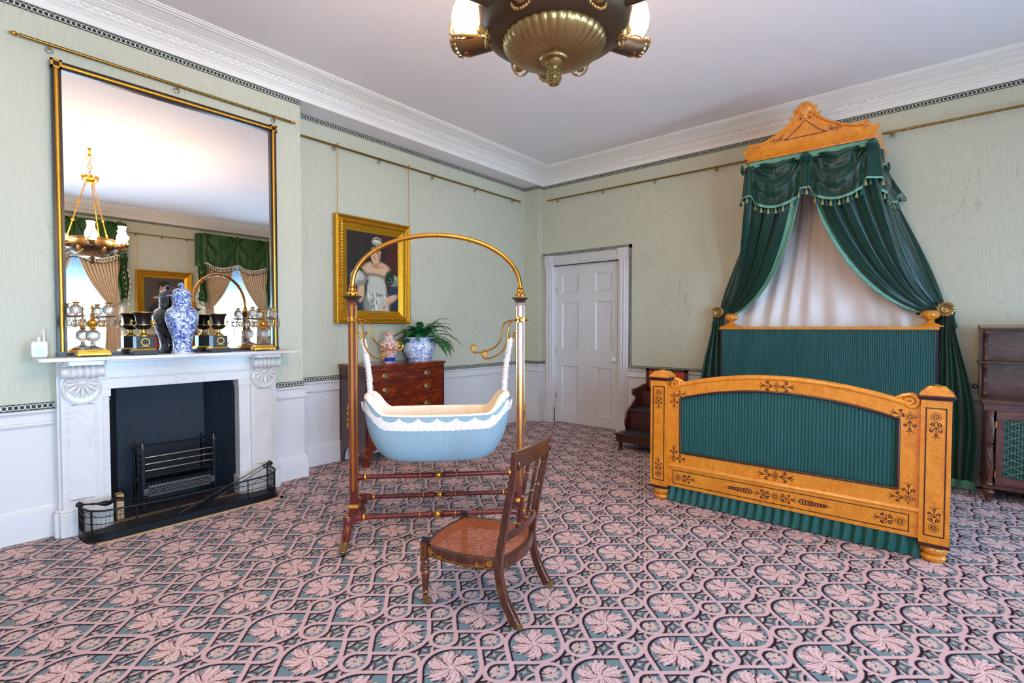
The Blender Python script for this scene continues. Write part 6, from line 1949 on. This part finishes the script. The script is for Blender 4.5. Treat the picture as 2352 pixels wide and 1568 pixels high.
prof = [(5.385, .20), (5.350, .205), (5.322, .26), (5.318, .31), (5.330, .365), (5.365, .41), (5.41, .44), (5.475, .47), (5.52, .51), (5.540, .56), (5.545, .595), (5.520, .60), (5.495, .615), (5.49, .64), (5.505, .66), (5.54, .663), (5.80, .705), (5.97, .705), (5.97, .20)]
for a in (sy0, sy1-.03):
    m = MB().prism(prof, a, a+.03, lambda p, q, d: (p, d, q)); o = m.build('scrolled_side', 'step_wood', bs, world=True, bevel=.004)
    MB().tube([(p, a+.015, q) for p, q in catmull([(p, q, 0) for p, q in prof[1:13]], 3) for p, q in [(p, q)]] if 0 else [(v.x, a+.015, v.y) for v in catmull([(p, q, 0) for p, q in prof[1:16]], 4)], .013, 8).build('edge_moulding', 'step_wood', o, world=True)
for x, y in ((X0+.03, sy0+.04), (X0+.03, sy1-.04), (5.90, sy0+.04), (5.90, sy1-.04)):
    MB().lathe([(.0, .10), (.032, .10), (.026, .092), (.020, .086), (.027, .080), (.022, .074), (.028, .060), (.026, .045), (.016, .025), (.020, .018), (.020, .008), (.015, 0), (0, 0)], 20, xf((x, y, 0))).build('leg', 'step_wood', bs, world=True)
ld = MB().box(5.872, 5.890, sy0+.06, 2.775, .632, .895)
for a, b, c, d in ((sy0+.06, 2.775, .632, .662), (sy0+.06, 2.775, .865, .895), (sy0+.06, sy0+.10, .632, .895), (2.735, 2.775, .632, .895)): ld.box(5.862, 5.875, a, b, c, d)
lid = ld.build('open_lid', 'step_wood', bs, world=True)
MB().box(5.866, 5.873, sy0+.10, 2.735, .662, .865).build('orange_panel', 'red_panel', lid, world=True)
MB().box(5.855, 5.865, 2.66, 2.70, .634, .648).build('hinge', 'brass', lid, world=True)

# ================================================================== CHIFFONIER
cb = thing('chiffonier', 'rosewood chiffonier with twisted columns and brass lattice doors at the right edge of the room', 'cabinet', (5.80, -.95, 0))
ky0, ky1 = -1.62, -.292
kx = 5.545; kb = 6.03
MB().box(kx-.03, kb, ky0-.01, ky1+.008, .795, .822).build('worktop', 'rosewood', cb, world=True, bevel=.004)
m = MB().box(kx+.035, kb, ky1-.040, ky1-.020, .12, .795).box(kx+.035, kb, ky0+.02, ky0+.04, .12, .795).box(kx+.03, kb, ky0, ky1-.01, .10, .135).box(kx+.01, kb, ky0, ky1-.006, .735, .795).box(kb-.015, kb, ky0+.02, ky1-.02, .12, .795)
m.build('carcass', 'cabinet_wood', cb, world=True, bevel=.002)
MB().box(kx-.005, kx+.04, ky0, ky1-.01, .108, .130).build('plinth', 'rosewood', cb, world=True)
for y in (ky1-.045, ky0+.045):
    cx_ = kx+.012
    m = MB().lathe([(.0, .135), (.028, .135), (.028, .150), (.022, .156), (.026, .166), (.022, .172)], 20, xf((cx_, y, 0)))
    # twisted shaft in two bulbs
    for (z0, z1) in ((.172, .44), (.46, .69)):
        n = 60; vs = []; fs = []; K = 42
        for i in range(n+1):
            t = i/n; z = lerp(z0, z1, t); r0 = .017+.008*sin(PI*t)**.7; tw = t*2.6 if z0 < .3 else -t*2.2
            for k in range(K):
                a = 2*PI*k/K; r = r0*(.86+.26*abs(sin(3.5*a+tw*3.5))); vs.append((cx_+r*cos(a), y+r*sin(a), z))
        for i in range(n):
            for k in range(K): l = (k+1) % K; fs.append((i*K+k, i*K+l, (i+1)*K+l, (i+1)*K+k))
        m.add(vs, fs)
    m.torus((cx_, y, .45), .020, .008, n=20).lathe([(.020, .69), (.026, .695), (.022, .702), (.022, .718), (.028, .724), (.028, .735), (.0, .735)], 20, xf((cx_, y, 0)))
    m.build('twisted_column', 'rosewood', cb, world=True, ang=60)
    m = MB().lathe([(.0, .108), (.030, .108), (.024, .100), (.036, .090), (.040, .078), (.034, .064), (.022, .058), (.020, .045), (.016, 0), (0, 0)], 32, xf((cx_, y, 0)), 0, (14, .14)); m.build('foot', 'rosewood', cb, world=True, ang=60)
MB().lathe([(.0, .10), (.03, .10), (.02, 0), (0, 0)], 16, xf((kb-.05, ky1-.06, 0))).build('foot', 'rosewood', cb, world=True)
# doors
ym = (ky0+ky1)/2
for k, (a, b) in enumerate(((ym+.002, ky1-.082), (ky0+.082, ym-.002))):
    z0, z1 = .140, .732; f = planeX(kx+.035)
    m = MB().box(kx+.02, kx+.04, a, b, z0, .205).box(kx+.02, kx+.04, a, b, .668, z1).box(kx+.02, kx+.04, a, a+.045, .205, .668).box(kx+.02, kx+.04, b-.045, b, .205, .668)
    d = m.build('door', 'cabinet_wood', cb, world=True)
    def g(u, v, a=a, b=b): return (kx+.036-.006*abs(sin(u*26*PI)), lerp(a+.04, b-.04, u), lerp(.20, .672, v))
    MB().grid(260, 2, g).build('silk_lining', 'pleated_silk', d, world=True)
    m = MB()
    A, B_ = a+.045, b-.045; hgt = .463; n = 8
    for q in range(-1, n+2):
        for sg in (-1, 1):
            for side in (0, 1):
                zc = .205+hgt*q/n; y_c = A if side else B_; sgn = 1 if side else -1; pts = []
                for t in range(15):
                    u_ = t/14; yy = y_c+sgn*.30*u_; zz = zc+sg*.085*(1-(1-u_)**2.2)
                    if A-.001 <= yy <= B_+.001 and .205 <= zz <= .668: pts.append((kx+.026, yy, zz))
                if len(pts) > 2: m.tube(pts, .0018, 5)
    m.build('brass_lattice', 'pale_brass', d, world=True)
    MB().box(kx+.012, kx+.022, b-.004, b+.006, .20, .25).box(kx+.012, kx+.022, b-.004, b+.006, .60, .65).build('hinge', 'brass', d, world=True)
# superstructure shelves
ux = 5.80
MB().box(ux, kb, ky0+.03, ky1+.024, 1.385, 1.402).build('top_shelf', 'rosewood', cb, world=True, bevel=.003)
MB().box(ux-.02, kb, ky0+.03, ky1+.028, 1.10, 1.118).build('middle_shelf', 'rosewood', cb, world=True, bevel=.003)
m = MB().box(kb-.03, kb, ky0+.04, ky1+.012, .822, 1.10).box(kb-.03, kb, ky0+.04, ky1+.012, 1.118, 1.385)
for z0, z1 in ((.85, .93), (1.0, 1.09), (1.14, 1.20), (1.30, 1.38)): m.box(kb-.036, kb, ky0+.05, ky1, z0, z1)
m.build('back_panel', 'cabinet_wood', cb, world=True)
for y in (ky1+.006, ky0+.05):
    for z0, z1, bot in ((.822, 1.10, .16), (1.118, 1.385, .10)):
        m = MB().box(kb-.20, kb-.18+.18, y-.006, y+.006, z0, z1)
        pr_ = catmull([(kb-.20, z1, 0), (kb-.235, z1-.02, 0), (kb-.20, z1-.06, 0), (kb-.175, z0+.14, 0), (kb-.21, z0+.07, 0), (kb-.24, z0+.02, 0), (kb-.20, z0, 0)], 5)
        m.tube([(p.x, y-.028, p.y) for p in pr_], .016, 10)
        m.build('shelf_support', 'rosewood', cb, world=True)
m = MB(); g0, g1 = ky0+.04, ky1+.018
for k in range(112): y = lerp(g0, g1, k/111); m.tube([(ux+.006, y, 1.402), (ux+.006, y, 1.422)], .0014, 4)
for k in range(18): x = lerp(ux+.006, kb-.01, k/17); m.tube([(x, g1, 1.402), (x, g1, 1.422)], .0014, 4)
m.tube([(ux+.006, g0, 1.423), (ux+.006, g1, 1.423), (kb, g1, 1.423)], .0022, 6)
m.build('brass_gallery', 'dull_brass', cb, world=True)

# ================================================================== CHANDELIER
cl = thing('chandelier', 'bronze and gilt hanging lamp with fluted dish and six lit glass shades', 'chandelier', (CX, CY, 2.2))
def cz(z): return xf((CX, CY, 0))
m = MB(); n = 72
prof = [(.050, 2.294), (.060, 2.291), (.085, 2.293), (.115, 2.301), (.145, 2.315), (.163, 2.330), (.1715, 2.345), (.170, 2.356), (.160, 2.362)]
m.lathe(prof, 304, cz(0), 0, (38, .022)); m.build('fluted_dish', 'dull_brass', cl, world=True, ang=60)
m = MB().lathe([(.0, 2.310), (.048, 2.300), (.050, 2.294), (.046, 2.288), (.030, 2.286), (.030, 2.281), (.026, 2.276), (.018, 2.270), (.013, 2.266), (.012, 2.262), (0, 2.262)], 36, cz(0)); m.build('boss', 'dull_brass', cl, world=True)
m = MB().lathe([(.0, 2.210), (.006, 2.211), (.014, 2.218), (.020, 2.230), (.0225, 2.243), (.020, 2.254), (.012, 2.263), (0, 2.264)], 24, cz(0))
for j in range(7):
    z = 2.216+j*.0066; r = .0225*math.sqrt(max(.05, 1-((z-2.240)/.032)**2))
    for k in range(12):
        a = 2*PI*(k+.5*(j % 2))/12; m.ell((CX+r*cos(a), CY+r*sin(a), z), (.0045, .0045, .0048), 6)
m.build('pineapple_finial', 'dull_brass', cl, world=True)
m = MB().lathe([(.158, 2.352), (.174, 2.350), (.184, 2.353), (.205, 2.361), (.228, 2.375), (.246, 2.398), (.256, 2.430), (.258, 2.460), (.250, 2.490), (.236, 2.500), (.240, 2.508), (.245, 2.516), (.238, 2.522), (.14, 2.526), (.0, 2.53)], 72, cz(0)); m.build('reservoir_bowl', 'bronze', cl, world=True)
AX = math.atan2(-.984, .178)
lampr = .345
def mask(a):
    c, s_ = cos(a), sin(a); t = MB(); o = Vector((CX, CY, 0))
    def q(r, h, z): return (CX+r*c-h*s_, CY+r*s_+h*c, z)
    def e(r, h, z, rr, *a_): t.ell(q(.224+(r-.218)*1.4, h*1.45, 2.398+(z-2.408)*1.45), tuple(v*1.45 for v in rr) if isinstance(rr, tuple) else rr*1.45, *a_)
    e(.218, 0, 2.408, (.019, .019, .028), 14)
    e(.236, 0, 2.404, (.006, .006, .010), 8); e(.230, .008, 2.414, (.004, .004, .003), 6); e(.230, -.008, 2.414, (.004, .004, .003), 6); e(.229, 0, 2.392, (.006, .007, .003), 6)
    e(.222, 0, 2.386, (.012, .012, .008), 8)
    for k in range(9):
        b = k/8*PI; e(.214+.008*sin(b), .025*cos(b), 2.414+.026*sin(b), (.009, .009, .010), 7)
    for k in range(13):
        b = PI+k/12*PI; e(.214+.006*sin(b)*-1, .025*cos(b), 2.394+.026*sin(b), .0034, 6)
    for sg in (-1, 1): e(.220, sg*.034, 2.424, (.008, .010, .014), 7)
    return t
for k in range(6):
    a = AX+k*PI/3; c, s_ = cos(a), sin(a)
    mask(a+PI/6).build('gilt_mask', 'dull_brass', cl, world=True)
    def q(r, z, h=0.): return Vector((CX+r*c-h*s_, CY+r*s_+h*c, z))
    # boat shaped arm
    vs = []; fs = []; nn = 14; K = 14
    for i in range(nn+1):
        t = i/nn; r = lerp(.18, .405, t); w_ = .024+.014*sin(t*PI*.75); zb = lerp(2.392, 2.404, t)+.03*max(0, t-.72)**1.2*3
        for j in range(K):
            b = PI*j/(K-1); vs.append(q(r, zb+.040*(1-sin(b))*(1 if t < .98 else .9), w_*cos(b)))
    for i in range(nn):
        for j in range(K-1): fs.append((i*K+j, i*K+j+1, (i+1)*K+j+1, (i+1)*K+j))
    fs.append(tuple(nn*K+j for j in range(K)))
    arm = MB().add(vs, fs).build('lamp_arm', 'bronze', cl, world=True, solid=.004)
    m = MB()
    for j in range(7):
        b = PI*(j+.5)/7
        m.ell(q(.398, 2.432+.030*(1-sin(b)), .026*cos(b)), (.014, .014, .012), 8); m.ell(q(.385, 2.412+.034*(1-sin(b)), .028*cos(b)), (.010, .010, .008), 7)
    m.build('gilt_leaf_tip', 'dull_brass', arm, world=True)
    # scrolled gilt handle beside the burner
    m = MB().tube(catmull([q(.24, 2.47), q(.28, 2.44, .03), q(.34, 2.45, .045), q(.40, 2.475, .03), q(.425, 2.53, .0), q(.41, 2.57, -.01), q(.385, 2.56, 0), q(.392, 2.53, 0)], 6), [.008-.004*i/42 for i in range(43)], 8)
    for j in range(8): m.ell(q(.25+.008*j, 2.468-.002*j, .012*(j % 2)), (.010, .010, .009), 7)
    m.build('gilt_handle', 'dull_brass', arm, world=True)
    bx = Matrix.Translation(q(lampr, 0))
    m = MB().lathe([(.0, 2.400), (.018, 2.402), (.020, 2.43), (.026, 2.436), (.026, 2.452), (.0, 2.456)], 20, bx).torus(q(lampr, 2.452), .036, .003, n=24, k=6).torus(q(lampr, 2.462), .026, .003, n=24, k=6)
    m.build('burner', 'brass', arm, world=True)
    pr_ = [(.030, 2.455), (.046, 2.475), (.060, 2.505), (.064, 2.535), (.058, 2.565), (.044, 2.595), (.037, 2.625), (.038, 2.655), (.046, 2.685)]
    m = MB().lathe(pr_+[(.043, 2.684), (.035, 2.655), (.034, 2.625), (.041, 2.595), (.055, 2.565), (.061, 2.535), (.057, 2.505), (.043, 2.477), (.027, 2.457)], 28, bx)
    gsh = m.build('glass_shade', 'lamp_glass', arm, world=True)
    gsh.visible_shadow = True
    point('lamp_light', tuple(q(lampr, 2.545)), 42, (1, .71, .44), .05)
# chains and coronet
m = MB().lathe([(.0, 3.20), (.050, 3.205), (.060, 3.212), (.046, 3.222), (.040, 3.235), (.062, 3.262), (.070, 3.266), (.058, 3.262), (.0, 3.24)], 32, cz(0))
for k in range(8):
    a = k*PI/4; m.ell((CX+.072*cos(a), CY+.072*sin(a), 3.285), (.016, .016, .024), 8); m.ell((CX+.078*cos(a+.4), CY+.078*sin(a+.4), 3.252), (.010, .010, .010), 7)
m.build('coronet', 'gold', cl, world=True)
m = MB()
for k in range(5): m.torus((CX, CY, 3.30+k*.055), .022, .005, (1, 0, 0) if k % 2 else (0, 1, 0), 18, 6)
m.lathe([(.0, 3.54), (.012, 3.545), (.02, 3.56), (.010, 3.58), (.014, 3.62), (.03, 3.645), (0, 3.65)], 18, cz(0))
m.tube([(CX, CY, 3.24), (CX, CY, 3.30)], .006, 8)
m.build('suspension_chain', 'gold', cl, world=True)
for k in range(3):
    a = AX+R(20)+k*2*PI/3; p = Vector((CX+.235*cos(a), CY+.235*sin(a), 2.515)); q_ = Vector((CX+.045*cos(a), CY+.045*sin(a), 3.215)); m = MB()
    L_ = [p.lerp(q_, t) for t in (0, .30, .33, .62, .65, 1)]
    for i in (0, 2, 4): m.tube([L_[i], L_[i+1]], .006, 8)
    for i in (1, 3):
        c_ = L_[i].lerp(L_[i+1], .5); m.torus(c_, .014, .004, (cos(a+PI/2), sin(a+PI/2), 0), 16, 6)
    for t in (.05, .32, .64): m.ell(tuple(p.lerp(q_, t)), (.010, .010, .014), 8)
    m.build('suspension_rod', 'gold', cl, world=True)

# ================================================================== WINDOW HANGINGS (seen in the mirror)
def window_dress(c, lab, sheer_lab):
    t = thing('window_curtains', lab, 'curtain', (c, YW+.15, 0), 0, 'window hangings')
    x0, x1 = c-.74, c+.74; yy = YW+.06
    tl = [x0+.12, c, x1-.12]
    def val(u, v):
        x = lerp(x0, x1, u); k = 0 if x < c else 1; a, b = tl[k], tl[k+1]; q = (x-a)/(b-a); w_ = max(-1, min(1, 2*q-1))
        dist = min(abs(x-z_) for z_ in tl); tail = 1-sm(.03, .08, dist)
        hem = lerp(2.68+.10*abs(w_)**2, 2.76, tail)
        if x < tl[0] or x > tl[2]: hem = 2.72
        z = lerp(3.37, hem, v)
        d = .14+.03*sin(v*PI)*(1-w_*w_)+.034*sin((v*3.4+2.0*w_*w_)*PI)*(1-abs(w_)**3)+.03*sin(math.atan2(v*.6+.02, (1-abs(w_))*.3)*10)*math.exp(-math.hypot(v*.6, (1-abs(w_))*.3)/.3)+.01*sin(x*70)*tail+.01*sin(x*50)*v
        return (x, yy+d, z)
    MB().grid(160, 30, val).build('green_valance', 'window_green', t, world=True, ang=60)
    for sx, xx in ((1, x0), (-1, x1)):
        def ret(u, v, xx=xx): return (xx, lerp(YW+.01, yy+.14, u), lerp(3.37, 2.72, v))
        MB().grid(4, 4, ret).build('valance_return', 'window_green', t, world=True)
    o = MB().grid(160, 2, lambda u, v: Vector(val(u, lerp(.965, 1, v)))+Vector((0, .004, 0))).build('hem_braid', 'tassel_white', t, world=True)
    pr0 = None
    for k in range(34):
        q = Vector(val((k+.5)/34, 1))
        if pr0 is None:
            pr0 = MB().lathe([(.0, 0), (.004, -.004), (.006, -.03), (.016, -.075), (0, -.078)], 8).lathe([(.0162, -.066), (.0168, -.082), (0, -.082)], 8, None, 1).build('tassel', ['tassel_white', 'ebony'], o); oo = pr0
        else: oo = pr0.copy(); COL.objects.link(oo); oo.parent = o
        oo.location = RM[t.name].inverted() @ (q+Vector((0, .006, -.002)))
    for x in tl:
        m = MB().lathe([(.0, .03), (.03, .028), (.045, .014), (.055, 0), (0, 0)], 20, axis_m((x, yy+.20, 3.325), (0, 1, 0)), 0, (12, .2)); m.build('rosette', 'window_green', t, world=True)
    for s in (-1, 1):
        xe = c+s*.66; tie = (c+s*.50, 1.87)
        def cur(u, v, s=s, xe=xe):   # u 0 outer, 1 leading edge
            if v < .6:
                q = v/.6; top = lerp(c+s*.68, c+s*.02, u); bot = lerp(c+s*.60, c+s*.46, u)
                e = q**(1.0+.55*u) ; x = lerp(top, bot, e if u > .0 else q); z = lerp(2.95, 1.87, q)-.10*u*sin(q*PI)*.6
            else:
                q = (v-.6)/.4; x = lerp(lerp(c+s*.60, c+s*.46, u), lerp(c+s*.66, c+s*.33, u), q**.7); z = lerp(1.87, .02, q)
            am = .03*(1-.6*math.exp(-((v-.6)/.12)**2))
            return (x+am*.3*cos(u*11*2*PI), yy+.055+am*sin(u*11*2*PI+v*2), z)
        cc = MB().grid(150, 50, cur).build('cream_curtain', 'cream_curtain', t, world=True, ang=60)
        MB().tube([Vector(cur(1, k/50))+Vector((0, .01, 0)) for k in range(51)], .012, 6).build('lead_fringe', 'tassel_white', cc, world=True)
        MB().tube(catmull([(c+s*.45, yy+.13, 1.84), (c+s*.55, yy+.15, 1.86), (c+s*.66, yy+.06, 1.92), (c+s*.68, YW+.03, 1.96)], 6), .011, 8).build('tie_back', 'brown_trim', cc, world=True)
        m = MB()
        for j, z in enumerate((1.84, 1.62, 1.40)): m.lathe([(.0, 0), (.03, -.005), (.036, -.09), (.042, -.16), (0, -.165)], 14, xf((c+s*.655, yy+.16, z))).lathe([(.0425, -.15), (.044, -.175), (0, -.175)], 14, xf((c+s*.655, yy+.16, z)), 1)
        m.build('tie_tassel', ['tassel_white', 'ebony'], cc, world=True)
        # cascade
        def casc(u, v, s=s):
            x = lerp(c+s*.60, c+s*.745, u); z = lerp(2.74, lerp(2.05, 1.90, u)-.18*(1-u), v); return (x+.015*sin(v*9+u*3), yy+.17+.02*sin(u*3*2*PI), z+.10*abs(sin(u*3*PI))*v)
        k_ = MB().grid(40, 20, casc).build('cascade', 'window_green', t, world=True, ang=60)
        m = MB()
        for j in range(14):
            q = Vector(casc(.98 if j % 2 else .6, .18+.82*j/13)); m.lathe([(.0, 0), (.006, -.004), (.016, -.05), (0, -.052)], 8, xf(tuple(q+Vector((s*.01, .01, 0)))))
        m.build('cascade_fringe', 'tassel_white', k_, world=True)
    sh_ = MB().grid(260, 4, lambda u, v: (lerp(c-.53, c+.53, u), YW+.035+.022*sin(u*34*PI+sin(u*31)*1.2), lerp(2.96, .05, v))).build('muslin_sheer', 'sheer')
    tag(sh_, sheer_lab, 'net curtain', 'window muslins')
window_dress(WCX[1], 'green swagged valance and cream curtains of the window left in the mirror', 'white muslin sheer in the window left in the mirror')
window_dress(WCX[2], 'green swagged valance and cream curtains of the window right in the mirror', 'white muslin sheer in the window right in the mirror')
rc = thing('lacquer_cabinet', 'dark red cabinet beneath the officer portrait, seen low in the mirror', 'cabinet', (3.12, YW+.24, 0))
MB().box(2.86, 3.40, YW+.06, YW+.42, .06, 1.28).build('carcass', 'red_lacquer', rc, world=True, bevel=.006)
MB().box(2.83, 3.43, YW+.05, YW+.45, 1.28, 1.32).build('top_board', 'rosewood', rc, world=True, bevel=.004)
for a, b in ((2.88, 3.125), (3.135, 3.38)):
    o = MB().box(a, b, YW+.42, YW+.436, .12, 1.24).build('door', 'red_lacquer', rc, world=True, bevel=.004)
    MB().ell(((b-.03) if a < 3 else (a+.03), YW+.446, .72), .012).build('knob', 'brass', o, world=True)
for x in (2.89, 3.37):
    for y in (YW+.09, YW+.39): MB().box(x-.025, x+.025, y-.025, y+.025, 0, .07).build('foot', 'rosewood', rc, world=True)
